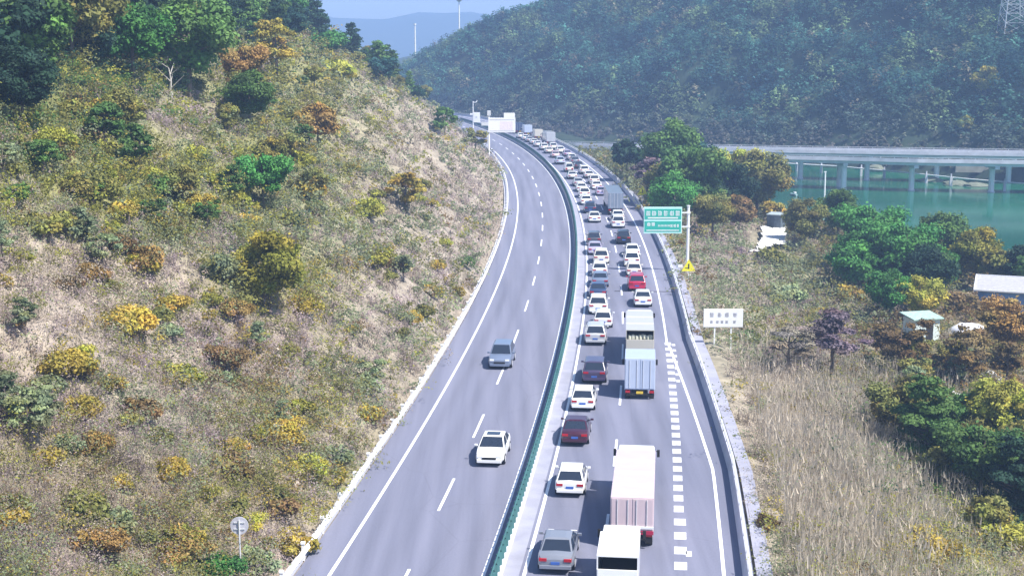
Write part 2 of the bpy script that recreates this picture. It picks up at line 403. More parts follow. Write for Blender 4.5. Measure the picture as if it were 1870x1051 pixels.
# outer left guard rail: corrugated beam on posts
o = empty("guard_rail", (float(off(60, -9.1)[0]), 60, 0))
mb = MB(); extr([(.06, .50), (.12, .56), (.06, .64), (.12, .74), (.06, .82), (0, .82), (0, .50)], lambda y: -9.25, YS, mb); part_world(mb, "beam", M_WHITE, o)
mb = MB(); extr([(-.55, -.1), (-.16, -.1), (-.16, .12), (-.55, .16)], lambda y: -9.25, YS, mb); part_world(mb, "kerb", M_PARA, o)
cnt = 0
proto = None
for y in np.arange(52, 452, 4.0):
    c = off(y, -9.40)
    if proto is None:
        mb = MB(); mb.box((0, 0, .45), (.16, .16, .9)); mb.box((0, 0, .93), (.22, .22, .10)); proto = mb.build("post", M_WHITE, o); q = proto
    else:
        q = proto.copy(); COL.objects.link(q); q.parent = o
    q.location = (float(c[0]) - o.location.x, float(c[1]) - o.location.y, 0)
tag(o, "white guard rail on posts at the foot of the left hillside", "guard rail")
# right parapet
o = empty("parapet_wall", (float(off(60, rbar(60))[0]), 60, 0))
mb = MB(); extr([(-.28, -.05), (.22, -.05), (.14, .58), (-.06, .58), (-.12, .3)], rbar, YS, mb); part_world(mb, "concrete_wall", M_PARA, o)
mb = MB(); extr([(-.04, .80), (.10, .80), (.10, .90), (-.04, .90)], rbar, YS, mb); part_world(mb, "hand_rail", M_GALV, o)
mb = MB()
for y in np.arange(50, 450, 2.5):
    c = off(y, rbar(y) + .02); mb.box((float(c[0]), float(c[1]), .69), (.10, .10, .22))
part_world(mb, "rail_posts", M_GALV, o)
tag(o, "pale concrete parapet with a steel rail along the jammed carriageway's outer edge", "parapet")

# ------------------------------------------------------------------ vehicles
def ring_body(w, zb, zs, zt, y, wt=.93):
    return [(-w * .90, y, zb), (-w, y, zb + .14), (-w, y, zs), (-w * wt, y, zt), (0, y, zt + .03), (w * wt, y, zt), (w, y, zs), (w, y, zb + .14), (w * .90, y, zb)]
CARS = {}
SPEC = {  # length, width, height, rear deck start, hood height, belt
    'saloon': dict(L=4.7, W=1.82, H=1.46, st=[(-2.35, .78, .78), (-2.22, .95, .95), (-1.75, 1.0, 1.02), (-1.2, 1.0, .98), (.9, 1.0, .95), (1.3, .99, .93), (2.0, .95, .80), (2.30, .84, .66), (2.35, .78, .60)],
                   cab=(-1.85, -1.02, .28, 1.15), wh=(-1.42, 1.42)),
    'suv': dict(L=4.65, W=1.88, H=1.70, st=[(-2.32, .88, .95), (-2.22, .97, 1.08), (-1.6, 1.0, 1.08), (.9, 1.0, 1.04), (1.25, .99, 1.02), (1.95, .96, .94), (2.25, .88, .80), (2.32, .84, .74)],
                cab=(-2.18, -1.78, .30, 1.10), wh=(-1.40, 1.38)),
    'hatchback': dict(L=4.1, W=1.76, H=1.50, st=[(-2.05, .86, .85), (-1.95, .96, .98), (-1.4, 1.0, 1.0), (.8, 1.0, .96), (1.15, .99, .94), (1.7, .95, .82), (2.0, .86, .68), (2.05, .8, .62)],
                      cab=(-1.92, -1.45, .18, .98), wh=(-1.22, 1.25)),
    'minivan': dict(L=4.4, W=1.72, H=1.86, st=[(-2.2, .93, 1.0), (-2.14, .99, 1.06), (-1.4, 1.0, 1.06), (1.1, 1.0, 1.04), (1.6, .99, 1.0), (1.95, .96, .86), (2.18, .90, .7), (2.2, .88, .66)],
                    cab=(-2.14, -2.0, 1.0, 1.62), wh=(-1.3, 1.4)),
}
def panel(mb, a, b, c, d, inset=.1, outw=.02):
    """flat pane lying 2 cm proud of the quad a b c d, inset from its edges"""
    a, b, c, d = map(Vector, (a, b, c, d)); m = (a + b + c + d) / 4
    n = (b - a).cross(d - a).normalized() * outw
    q = [p.lerp(m, inset) + n for p in (a, b, c, d)]
    mb.add(q + [p - n * 1.5 for p in q], [(0, 1, 2, 3), (7, 6, 5, 4), (0, 4, 5, 1), (1, 5, 6, 2), (2, 6, 7, 3), (3, 7, 4, 0)])
WHEEL = {}
def wheel(parent, x, y, r, far, wd=.2):
    if far:
        mb = MB(); mb.tube((-wd / 2, 0, 0), (wd / 2, 0, 0), r, n=10); o = mb.build("wheel", M_BLK, parent); o.location = (x, y, r); return
    e = empty("wheel", (x, y, r)); e.parent = parent
    if ('t', r) not in WHEEL:
        mb = MB(); mb.tube((-wd / 2, 0, 0), (wd / 2, 0, 0), r, n=18); a = mb.build("tyre", M_BLK, e, bevel=0.0)
        mb = MB(); mb.tube((-wd / 2 - .012, 0, 0), (wd / 2 + .012, 0, 0), r * .62, n=14); b = mb.build("rim", M_GALV, e)
        WHEEL[('t', r)] = a; WHEEL[('r', r)] = b
    else:
        for k in 'tr':
            q = WHEEL[(k, r)].copy(); COL.objects.link(q); q.parent = e
def car(kind, colour, far=False, sunroof=False):
    key = (kind, colour, far, sunroof)
    if key in CARS:
        return copy_tree(CARS[key])
    S = SPEC[kind]; m = paint(colour); hw = S['W'] / 2; H = S['H']
    root = empty(kind if kind != 'suv' else 'sport_utility_car', (0, 0, 0))
    mb = MB(); rings = [ring_body(hw * wf, .26 if abs(y) < S['L'] / 2 - .2 else .36, zt * .78, zt, y) for y, wf, zt in S['st']]
    mb.loft(rings); body = mb.build("body", m, root, smooth=True, bevel=.02)
    if far: body.modifiers.clear()
    yb0, yr0, yr1, yb1 = S['cab']; zb = [z for y, wf, z in S['st'] if abs(y - .9) < .6 or True][3] - .05
    zb = .93 if kind != 'suv' else 1.02
    wb, wr = hw * .93, hw * .74
    B = [(-wb, yb0, zb), (wb, yb0, zb), (wb, yb1, zb), (-wb, yb1, zb)]
    Tp = [(-wr, yr0, H - .05), (wr, yr0, H - .05), (wr, yr1, H - .04), (-wr, yr1, H - .04)]
    mb = MB(); ym = (yr0 + yr1) / 2
    top = [(-wr * .6, yr0 + .12, H), (wr * .6, yr0 + .12, H), (wr * .6, yr1 - .12, H), (-wr * .6, yr1 - .12, H)]
    mb.add(B + Tp + top, [(0, 1, 5, 4), (1, 2, 6, 5), (2, 3, 7, 6), (3, 0, 4, 7), (4, 5, 9, 8), (5, 6, 10, 9), (6, 7, 11, 10), (7, 4, 8, 11), (8, 9, 10, 11)])
    cab = mb.build("roof", m, root, bevel=0 if far else .05, smooth=False)
    mb = MB(); panel(mb, B[0], B[1], Tp[1], Tp[0], .12); mb.build("rear_window", M_GLASS, root)
    mb = MB(); panel(mb, B[2], B[3], Tp[3], Tp[2], .10); mb.build("windscreen", M_GLASS, root)
    for sgn, (a, b, c, d) in ((1, (B[1], B[2], Tp[2], Tp[1])), (-1, (B[3], B[0], Tp[0], Tp[3]))):
        mb = MB(); a, b, c, d = map(Vector, (a, b, c, d))
        nsp = 1 if far else (3 if kind == 'minivan' else 2)
        for k in range(nsp):
            t0, t1 = k / nsp + (.015 if k else 0), (k + 1) / nsp - (.015 if k < nsp - 1 else 0)
            panel(mb, a.lerp(b, t0), a.lerp(b, t1), d.lerp(c, t1), d.lerp(c, t0), .13, .015)
        mb.build("side_window", M_GLASS, root)
    if sunroof:
        mb = MB(); mb.box((0, ym + .1, H + .006), (wr * 1.25, (yr1 - yr0) * .55, .016)); mb.build("sunroof", M_GLASS, root)
    yr = -S['L'] / 2; yf = S['L'] / 2; zl = .78 if kind != 'suv' else .92
    for s in (-1, 1):
        mb = MB(); mb.box((s * hw * .68, yr + .05, zl), (hw * .42, .16, .14 if kind != 'minivan' else .34)); mb.build("taillight", M_LAMPR, root)
        if not far:
            mb = MB(); mb.box((s * hw * .66, yf - .10, .66 if kind != 'suv' else .78), (hw * .36, .20, .12)); mb.build("headlight", M_LAMPW, root)
            mb = MB(); mb.box((s * (hw + .09), yb1 - .25, zb + .08), (.2, .12, .13)); mb.tube((s * hw * .88, yb1 - .25, zb + .02), (s * (hw + .02), yb1 - .25, zb + .05), .03, n=6)
            mb.build("mirror", m, root, bevel=.02)
        for y in S['wh']: wheel(root, s * (hw - .09), y, .33 if kind != 'suv' else .36, far)
    mb = MB(); mb.box((0, yr - .01, .42), (hw * 1.75, .14, .20)); mb.build("bumper", m if not far else M_DARK, root, bevel=0 if far else .03)
    if not far:
        mb = MB(); mb.box((0, yf - .01, .40), (hw * 1.7, .14, .22)); mb.build("bumper", m, root, bevel=.03)
        mb = MB(); mb.box((0, yf + .03, .58), (hw * .95, .06, .14)); mb.build("grille", M_BLK, root)
        mb = MB(); mb.box((0, yr - .02, .62), (.44, .04, .14)); mb.build("number_plate", mat("plate_blue", (.05, .13, .45), .4), root)
    mb = MB(); mb.box((0, 0, .22), (hw * 1.5, S['L'] * .84, .14)); mb.build("underbody", M_BLK, root)
    CARS[key] = root; KIDS[root.name] = list(root.children)
    for ch in root.children: KIDS[ch.name] = list(ch.children)
    return root
def truck(colour, L, W, H, floor=.95, cabc='white', open_rear=False, gate=.62, far=False, cabl=1.9, curtain=False, goods=False, tail=None, seams=0):
    """goods vehicle; origin on the road below its rear end, front towards +Y"""
    root = empty("lorry", (0, 0, 0)); m = paint(colour); hw = W / 2; box_l = L - cabl - .35
    t = .06
    if not open_rear:
        mb = MB(); mb.box((0, box_l / 2, (floor + H) / 2), (W, box_l, H - floor)); mb.build("cargo_box", m, root, bevel=.03)
        mb = MB()
        for s in (-1, 1): mb.box((s * W * .245, -.012, (floor + H) / 2), (W * .46, .03, H - floor - .16))
        d = mb.build("rear_door", m, root, bevel=.01)
        mb = MB()
        for x in (-.34, -.1, .1, .34): mb.tube((x * W, -.05, floor + .12), (x * W, -.05, H - .12), .02, n=6)
        mb.build("lock_bar", M_GALV, root)
    else:
        mb = MB(); zc = (floor + H) / 2; hh = H - floor
        mb.box((0, box_l / 2, H - t / 2), (W, box_l, t)); mb.box((0, box_l / 2, floor + t / 2), (W, box_l, t))
        for s in (-1, 1): mb.box((s * (hw - t / 2), box_l / 2, zc), (t, box_l - .004, hh - 2 * t))
        mb.box((0, box_l - t / 2 - .004, zc), (W - 2 * t, t, hh - 2 * t)); mb.build("cargo_box", m, root)
        mb = MB(); mb.box((0, -.03, floor + hh * gate / 2), (W - .05, .06, hh * gate)); mb.build("tailgate", m, root, bevel=.02)
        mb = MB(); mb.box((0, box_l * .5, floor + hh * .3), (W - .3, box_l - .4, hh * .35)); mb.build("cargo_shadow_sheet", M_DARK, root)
        if goods:
            mb = MB(); rr = random.Random(3)
            for k in range(7):
                mb.box((-hw + .3 + k * (W - .6) / 6, .35, floor + hh * gate + .05 + rr.random() * .14), (.24, .4, .3 + rr.random() * .16), rz=rr.random())
            mb.build("sacks", mat("pale_sacks", (.6, .6, .48), .8), root, bevel=.05)
    if seams:
        mb = MB()
        for k in range(1, seams + 1): mb.box((0, box_l * k / (seams + 1), H + .02), (W * .98, .07, .04))
        mb.build("roof_batten", paint('white'), root)
    cz = min(H - .25, 2.75) if L > 7 else min(H - .1, 2.15); y0 = box_l + .30; zc0 = .55
    P = lambda y, z, w=hw * .97: [(-w, y, z), (w, y, z)]
    rings = []
    for z, f in ((zc0, 0), (1.35, .02), (cz - .15, -.22), (cz, -.4)):
        rings.append([(-hw * .95, y0, z), (hw * .95, y0, z), (hw * .95 * (1 if z < cz - .1 else .94), L + f, z), (-hw * .95 * (1 if z < cz - .1 else .94), L + f, z)])
    mb = MB(); mb.loft(rings); mb.build("cab", paint(cabc), root, bevel=.04)
    mb = MB(); panel(mb, rings[1][2], rings[1][3], rings[2][3], rings[2][2], .08); mb.build("windscreen", M_GLASS, root)
    for s in (-1, 1):
        mb = MB(); a, b = (1, 2) if s > 0 else (3, 0)
        panel(mb, rings[1][a], rings[1][b], rings[2][b], rings[2][a], .16); mb.build("side_window", M_GLASS, root)
        mb = MB(); mb.box((s * (hw + .16), L - .15, cz - .55), (.16, .1, .42)); mb.tube((s * hw * .9, L - .3, cz - .4), (s * (hw + .14), L - .15, cz - .42), .025, n=6); mb.build("mirror", M_BLK, root)
        mb = MB(); mb.box((s * hw * .78, -.02, floor - .16), (.34, .06, .16)); mb.build("taillight", M_LAMPR, root)
        wr_ = .5 if L > 7 else .38
        for y in ([.9, 2.1, L - 1.2] if L > 7 else [1.0, L - 1.0]):
            wheel(root, s * (hw - .2), y, wr_, far, .3)
    mb = MB(); mb.box((0, (L - .4) / 2 + .1, floor - .18), (W * .5, L - .6, .26)); mb.box((0, .05, floor - .38), (W * .9, .12, .16)); mb.build("chassis", M_BLK, root)
    mb = MB(); mb.box((0, -.02, floor - .22), (.5, .04, .18)); mb.build('number_plate', mat('plate_yellow', (.7, .5, .05), .4), root)
    mb = MB(); mb.box((-hw + .25, .35, floor - .5), (.35, .03, .5)); mb.box((hw - .25, .35, floor - .5), (.35, .03, .5)); mb.build('mud_flap', M_BLK, root)
    if tail:
        mb = MB(); mb.box((0, -.07, floor - .02), (W, .05, .20)); mb.build("tail_board", paint(tail), root, bevel=.01)
        mb = MB(); mb.box((0, -.07, floor + .25), (W, .05, .14)); mb.build("tail_stripe", paint('white'), root, bevel=.01)
    return root
# (lane, px, py of the lower rear edge, kind, colour, own words or None)   nearest first
JAM = [
 ('i', 1015, 1044, 'saloon', 'grey', "grey saloon at the bottom of the jam beside the open-backed white lorry"),
 ('i', 1041, 905, 'hatchback', 'white', None),
 ('i', 1047, 813, 'saloon', 'maroon', "dark maroon saloon with a bright rear bumper in the inner lane"),
 ('i', 1064, 750, 'hatchback', 'white', None),
 ('i', 1085, 700, 'suv', 'dark purple', "dark purple car with a blue-grey roof right behind the silver one in the inner lane"),
 ('i', 1087, 630, 'suv', 'silver', "silver car with a large rear window beside the beige lorry"),
 ('i', 1101, 599, 'hatchback', 'pearl', None),
 ('i', 1092, 574, 'suv', 'white', None),
 ('i', 1092, 546, 'saloon', 'dark blue', "dark navy saloon in the inner lane level with the red car"),
 ('i', 1096, 525, 'saloon', 'blue grey', "blue-grey saloon with a rounded roof in the inner lane, ahead of the navy one"),
 ('i', 1095, 505, 'hatchback', 'white', None),
 ('i', 1098, 483, 'suv', 'ivory', None),
 ('i', 1083, 466, 'saloon', 'lilac', "pale lilac saloon close to the median in the inner lane"),
 ('i', 1084, 449, 'suv', 'dark grey', "dark car with a pale tailgate in the inner lane beside the black car"),
 ('i', 1086, 407, 'saloon', 'pearl', None),
 ('i', 1078, 390, 'suv', 'dark blue', "dark blue car in the shadow of the tall grey lorry"),
 ('i', 1071, 375, 'saloon', 'white', None),
 ('i', 1068, 362, 'suv', 'white', None),
 ('i', 1063, 351, 'saloon', 'white', None),
 ('i', 1057, 341, 'saloon', 'silver', "silver saloon in the inner lane far up the jam, abreast of the grey lorry's front"),
 ('i', 1046, 328, 'saloon', 'pearl', None),
 ('i', 1040, 315, 'minivan', 'white', None),
 ('i', 1024, 301, 'suv', 'pale blue', "very pale blue car near the bend with empty road behind it"),
 ('i', 1016, 289, 'saloon', 'pink', "pale pinkish saloon just ahead of the very pale blue car"),
 ('i', 1004, 281, 'saloon', 'ivory', None),
 ('i', 995, 275, 'suv', 'white', None),
 ('i', 984, 269, 'saloon', 'pearl', None),
 ('i', 978, 264.5, 'saloon', 'white', None),
 ('i', 969, 260.5, 'saloon', 'silver', "small silver saloon on the bend beside the cream lorry"),
 ('i', 962, 257, 'saloon', 'white', None),
 ('i', 953, 253.5, 'saloon', 'white', None),
 ('o', 1128, 1094, 'lorry', 'white', "white lorry with a canvas top and open dark rear, at the bottom edge"),
 ('o', 1154, 992, 'lorry', 'pink', "long pale pink lorry with a red and white tail board"),
 ('o', 1168, 725, 'lorry', 'pale blue', "short pale blue box lorry behind the beige one"),
 ('o', 1168, 664, 'lorry', 'beige', "beige lorry with sacks showing through its open rear"),
 ('o', 1174, 560, 'saloon', 'pearl', None),
 ('o', 1163, 531, 'suv', 'red', "bright crimson car, the only red one in the outer lane"),
 ('o', 1158, 505, 'hatchback', 'ivory', None),
 ('o', 1154, 487, 'suv', 'white', None),
 ('o', 1155, 470, 'saloon', 'white', None),
 ('o', 1139, 446, 'suv', 'black', "black car with a pale blue reflection on its rear window, outer lane"),
 ('o', 1129, 417, 'suv', 'pearl', None),
 ('o', 1129, 404, 'saloon', 'white', None),
 ('o', 1124, 393, 'lorry', 'slate', "tall slate-grey box lorry beside the parapet at the yellow triangle"),
 ('o', 1099, 358, 'saloon', 'lilac', "pale lilac saloon just left of the slate-grey lorry"),
 ('o', 1090, 347, 'saloon', 'white', None),
 ('o', 1086, 337, 'suv', 'white', None),
 ('o', 1077, 327, 'saloon', 'pearl', None),
 ('o', 1068, 319, 'suv', 'white', None),
 ('o', 1058, 309, 'saloon', 'dark grey', "dark grey saloon among white cars near the bend, outer lane"),
 ('o', 1051, 301, 'suv', 'grey', "grey car in the outer lane directly ahead of the dark grey saloon"),
 ('o', 1046, 294, 'saloon', 'white', None),
 ('o', 1038, 287, 'saloon', 'lilac', "pale lilac saloon near the bend in the outer lane"),
 ('o', 1025, 281, 'suv', 'white', None),
 ('o', 1012, 274, 'suv', 'pearl', None),
 ('o', 1007, 266, 'lorry', 'silver', "silver-grey box lorry on the bend with a white car close behind"),
 ('o', 985, 256, 'lorry', 'cream', "cream box lorry on the bend, ahead of the silver-grey one"),
 ('o', 966, 249, 'lorry', 'pale blue', "light blue box lorry near the head of the visible jam"),
 ('o', 950, 245, 'lorry', 'dark blue', "dark blue lorry farthest up the road beside the white gantry sign"),
]
LORRY = {1: dict(L=5.6, W=1.95, H=2.45, floor=.75, open_rear=True), 2: dict(L=11, W=2.25, H=2.8, floor=.95, tail='red', seams=3, cabc='white'),
         3: dict(L=5.6, W=2.25, H=3.1, floor=.75), 4: dict(L=10.6, W=2.3, H=2.95, floor=.9, open_rear=True, goods=True, seams=2, cabc='white'),
         5: dict(L=14, W=2.3, H=3.45, floor=1.0, cabc='dark blue', far=True), 6: dict(L=9, W=2.3, H=3.3, far=True, cabc='dark blue'),
         7: dict(L=6, W=2.2, H=2.7, far=True), 8: dict(L=6, W=2.2, H=3.0, far=True), 9: dict(L=8, W=2.3, H=3.0, far=True, cabc='dark blue')}
nl = 0; last = {'i': -1e9, 'o': -1e9}; placed = {'i': [], 'o': []}
GAP = .9
for lane, px, py, kind, colour, lab in JAM:
    if kind == 'lorry':
        nl += 1; K = LORRY[nl]; o = truck(colour, **K); L = K['L']
    else:
        far = py < 345; o = car(kind, colour, far); L = SPEC[kind]['L']
    X, Y, _ = ray(px, py, 0)
    if Y < last[lane] + GAP:                      # keep bumpers apart: move up the lane
        Y = last[lane] + GAP
        c = ray(px, py, 0); uu = float(uof(c[0], c[1])); X = float(off(Y, uu)[0])
    lo, hi = ((3.05, 4.7) if lane == 'i' else (6.7, 8.5))
    if kind == 'lorry' and lane == 'o': lo = 7.0
    if lane == 'o' and py > 900: lo = 6.0
    u = min(max(float(uof(X, Y)), lo), hi)
    last[lane] = Y + L
    x, y = [float(c) for c in off(Y, u)]
    h = -math.atan(float(slope(Y + L / 2))); half = 0 if kind == 'lorry' else L / 2
    # off() returns a shifted Y; measure along the heading from the lower rear edge
    o.rotation_euler = (0, 0, h); o.location = (x - math.sin(h) * half, y + math.cos(h) * half, .004)
    placed[lane].append([o, kind, colour, lab, Y])
WORD = {'saloon': 'saloon', 'suv': 'tall estate car', 'hatchback': 'small hatchback', 'minivan': 'minivan', 'lorry': 'lorry'}
SHORT = {('o', 'lorry', 'white'): 'open-backed lorry', }
NTH = ['first', 'second', 'third', 'fourth', 'fifth', 'sixth', 'seventh', 'eighth']
for lane, rows in placed.items():
    anchor = None; n = 0; used = set()
    for o, kind, colour, lab, Y in rows:
        if lab:
            anchor = "%s %s" % (colour, {'suv': 'car', 'lorry': 'lorry'}.get(kind, kind)); n = 0; text = lab; anchor = ('farther ' if anchor in used else '') + anchor; used.add(anchor)
        else:
            n += 1; text = "%s %s, %s car ahead of the %s, %s lane" % ({"pearl": "pearly off-white", "ivory": "ivory white"}.get(colour, colour), {'suv': 'upright car', 'saloon': 'saloon', 'hatchback': 'hatchback', 'minivan': 'minivan'}[kind], NTH[n - 1], anchor, {'i': 'inner', 'o': 'outer'}[lane])
        tag(o, text, {'lorry': 'lorry', 'minivan': 'van'}.get(kind, 'car'), "vehicles queuing in the traffic jam")
# oncoming carriageway
def oncoming(px, py, kind, colour, lab, **k):
    o = car(kind, colour, False, **k); X, Y, _ = ray(px, py, 0); s = math.atan(float(slope(Y))); L = SPEC[kind]['L']
    o.rotation_euler = (0, 0, -s + math.pi); o.location = (X + math.sin(s) * L / 2, Y + math.cos(s) * L / 2, .004)
    tag(o, lab, 'car', 'cars on the free-flowing carriageway'); return o
oncoming(912, 675, 'suv', 'blue grey', "blue-grey car coming down the free-flowing carriageway, farther of the two")
oncoming(893, 853, 'saloon', 'white', "white saloon with a sunroof coming down the free-flowing carriageway", sunroof=True)
#@@PART2
# ------------------------------------------------------------------ foliage
LC = {'olive': (.21, .21, .06), 'yellowgreen': (.31, .315, .055), 'golden': (.38, .30, .06), 'orange': (.32, .21, .07), 'rust': (.20, .135, .06),
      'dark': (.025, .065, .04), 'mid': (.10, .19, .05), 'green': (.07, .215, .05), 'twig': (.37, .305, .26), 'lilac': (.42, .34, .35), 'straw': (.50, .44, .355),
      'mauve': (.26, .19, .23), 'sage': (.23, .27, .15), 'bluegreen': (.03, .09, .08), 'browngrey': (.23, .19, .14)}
def quads(P, N, size, col, aspect=.6, rng=RNG):
    """a rhombic leaf (or spray of leaves) at each point P facing roughly along N"""
    n = len(P); N = N / np.maximum(np.linalg.norm(N, axis=1, keepdims=True), 1e-6)
    r = rng.normal(size=(n, 3)); a = np.cross(N, r); a /= np.maximum(np.linalg.norm(a, axis=1, keepdims=True), 1e-6); b = np.cross(N, a)
    s = np.asarray(size).reshape(-1, 1) * rng.uniform(.6, 1.3, (n, 1))
    V = np.stack([P - a * s, P - b * s * aspect, P + a * s, P + b * s * aspect], 1).reshape(-1, 3)
    F = np.arange(4 * n).reshape(n, 4); C = np.repeat(col * rng.uniform(.82, 1.18, (n, 1)), 4, 0)
    return V, F, C
def cloud(C, Rd, n, size, col, fill=.55, up=.45, rng=RNG):
    """n leaves through each ellipsoid C with radii Rd, thicker towards its skin"""
    n = np.asarray(n); idx = np.repeat(np.arange(len(C)), n); m = len(idx)
    d = rng.normal(size=(m, 3)); d /= np.linalg.norm(d, axis=1, keepdims=True)
    r = (fill + (1 - fill) * rng.random((m, 1))) * (1 + .18 * rng.normal(size=(m, 1)))
    P = C[idx] + d * r * Rd[idx]
    N = d * .7 + rng.normal(size=(m, 3)) * .55 + np.array([0, 0, up])
    return quads(P, N, np.asarray(size)[idx] if np.ndim(size) else np.full(m, size), col[idx], rng=rng)
def blades(P, h, w, col, lean=.22, rng=RNG):
    """thin upright blades / twigs"""
    n = len(P); t = rng.uniform(0, 2 * math.pi, n); side = np.stack([np.cos(t), np.sin(t), 0 * t], 1) * (w / 2)[:, None]
    tip = P + np.stack([rng.normal(0, lean, n) * h, rng.normal(0, lean, n) * h, h], 1)
    V = np.stack([P - side, P + side, tip + side * .25, tip - side * .25], 1).reshape(-1, 3)
    return V, np.arange(4 * n).reshape(n, 4), np.repeat(col * rng.uniform(.75, 1.25, (n, 1)), 4, 0)
def merge(parts):
    V, F, C, o = [], [], [], 0
    for v, f, c in parts:
        V.append(v); F.append(f + o); C.append(c); o += len(v)
    return np.concatenate(V), np.concatenate(F), np.concatenate(C)

def tree_mesh(kind, seed, leaf=.2, dens=1.0):
    """crown of radius 1 round the origin of the crown, in units of the crown radius"""
    rr = np.random.default_rng(seed)
    if kind == 'pine':      # flat storeys
        C, Rd = [], []
        for k in range(11):
            z = -1.0 + 2.1 * k / 10; w = (.95 - .42 * max(z, -.2)) * rr.uniform(.8, 1.1)
            for j in range(rr.integers(3, 6)):
                a = rr.uniform(0, 6.28); q = w * rr.uniform(.15, .75); C.append((q * math.cos(a), q * math.sin(a), z + rr.normal() * .06)); Rd.append((.42 * w, .42 * w, .10))
        fill = .2
    elif kind == 'broad':
        C, Rd = [], []
        for k in range(34):
            d = rr.normal(size=3); d /= np.linalg.norm(d); d[2] = d[2] * .8 + .12; q = rr.uniform(.45, .88)
            C.append(d * q); s = rr.uniform(.22, .42); Rd.append((s, s, s * .7))
        fill = .45
    elif kind == 'sparse':
        C, Rd = [], []
        for k in range(20):
            d = rr.normal(size=3); d /= np.linalg.norm(d); d[2] = d[2] * .9 + .15; q = rr.uniform(.4, 1.0)
            C.append(d * q); s = rr.uniform(.14, .30); Rd.append((s * 1.3, s * 1.3, s * .6))
        fill = .3
    elif kind == 'low':
        C, Rd = [], []
        for k in range(18):
            d = rr.normal(size=3); d /= np.linalg.norm(d); d[2] = abs(d[2]) * .65 - .25; q = rr.uniform(.35, .85)
            C.append(d * q); s = rr.uniform(.2, .36); Rd.append((s, s, s * .75))
        fill = .4
    C = np.array(C); Rd = np.array(Rd); n = np.maximum(8, (Rd[:, 0] * Rd[:, 1] * 900 * dens / (leaf / .1) ** 1.2).astype(int))
    col = np.ones((len(C), 3)) * rr.uniform(.62, 1.35, (len(C), 1)); col[:, 0] *= rr.uniform(.88, 1.1, len(C)); col[:, 2] *= rr.uniform(.8, 1.1, len(C))
    return C, Rd, n, col, fill, rr
CROWN = {}; AUTO = []
CW = {'dark': 'dark green', 'mid': 'mid-green', 'olive': 'olive', 'green': 'deep green', 'yellowgreen': 'yellow-green', 'bluegreen': 'blue-green', 'rust': 'rust-brown', 'golden': 'yellow', 'sage': 'grey-green'}
def crown_data(kind, colname, var, lod):
    key = (kind, colname, var, lod)
    if key in CROWN: return CROWN[key]
    leaf = {0: .055, 1: .09, 2: .15}[lod]; dens = {0: 2.1, 1: 1.5, 2: 1.3}[lod]
    C, Rd, n, col, fill, rr = tree_mesh(kind, hash((kind, var)) % 1000 if False else (sum(map(ord, kind)) * 7 + var * 31), leaf, dens)
    base = np.array(LC[colname]); alt = base * np.array([1.12, .97, .9]) if colname in ('olive', 'golden', 'yellowgreen') else base
    cc = col * np.where((np.arange(len(C)) % 4 == 0)[:, None], alt, base)
    V, F, K = cloud(C, Rd, n, leaf, cc, fill, rng=rr)
    o = raw_mesh("crown", V, F, M_LEAF, K); me = o.data; bpy.data.objects.remove(o)
    # trunk with limbs, in the same units; crown centre at z = 1.35
    mb = MB(); hgt = 1.5
    if kind != 'low':
        mb.tube((0, 0, -.45), (.03, .02, .9), .065, .045, 7); mb.tube((.03, .02, .9), (.0, .05, 1.75), .045, .015, 6)
        for k in range(6):
            a = rr.uniform(0, 6.28); z = rr.uniform(.6, 1.3); L = rr.uniform(.45, .75)
            mb.tube((.02, .02, z), (L * math.cos(a), L * math.sin(a), z + rr.uniform(.15, .5)), .028, .008, 5)
    else:
        for k in range(6):
            a = rr.uniform(0, 6.28); mb.tube((0, 0, -.2), (.5 * math.cos(a), .5 * math.sin(a), .55), .035, .012, 5)
    t = mb.build("trunk", M_BARK); tm = t.data; bpy.data.objects.remove(t)
    CROWN[key] = (me, tm); return CROWN[key]
def tree(name, kind, colname, x, y, z, r, label, group=None, cat='tree', pale=False, squash=1.0, th=1.35, lod=None, auto=None):
    """r = crown radius in metres; the crown hangs th*r above the foot"""
    if lod is None: lod = 0 if y < 115 else (1 if y < 230 else 2)
    me, tm = crown_data(kind, colname, random.randrange(4), lod)
    if kind == 'low': th = .42
    root = empty(name, (x, y, z - .1), random.uniform(0, 6.28))
    c = bpy.data.objects.new("crown", me); COL.objects.link(c); c.parent = root; c.location = (0, 0, th * r); c.scale = (r, r, r * squash)
    t = bpy.data.objects.new("trunk", tm); COL.objects.link(t); t.parent = root; t.scale = (r, r, r * (th / 1.35) * (1 if kind != 'low' else 1))
    if pale:
        t.data = tm.copy(); t.data.materials.clear(); t.data.materials.append(M_PBARK)
    tag(root, label, cat, group)
    if auto: AUTO.append((root, CW[auto] + (' pine' if kind == 'pine' else ' ' + cat), *[float(q) for q in project(x, y, z + r)]))
    return root
def seen_tree(name, kind, colname, px, py, rpx, label, group=None, **k):
    """a tree whose crown is seen round (px, py) with radius rpx in the photograph"""
    low = kind == 'low'; name = 'bush' if low else name; rpx = rpx * (1.22 if low else 1.1); x, y, z = ray(px, py + rpx * (.35 if low else .95))
    s = FPX / max(y * math.cos(TILT) + (CAM_H - z) * math.sin(TILT), 10); r = rpx / s
    return tree(name, kind, colname, x, y, z, r, label, group, **k)
G1 = "trees and bushes on the left hillside"; G2 = "trees and bushes between the road and the river"
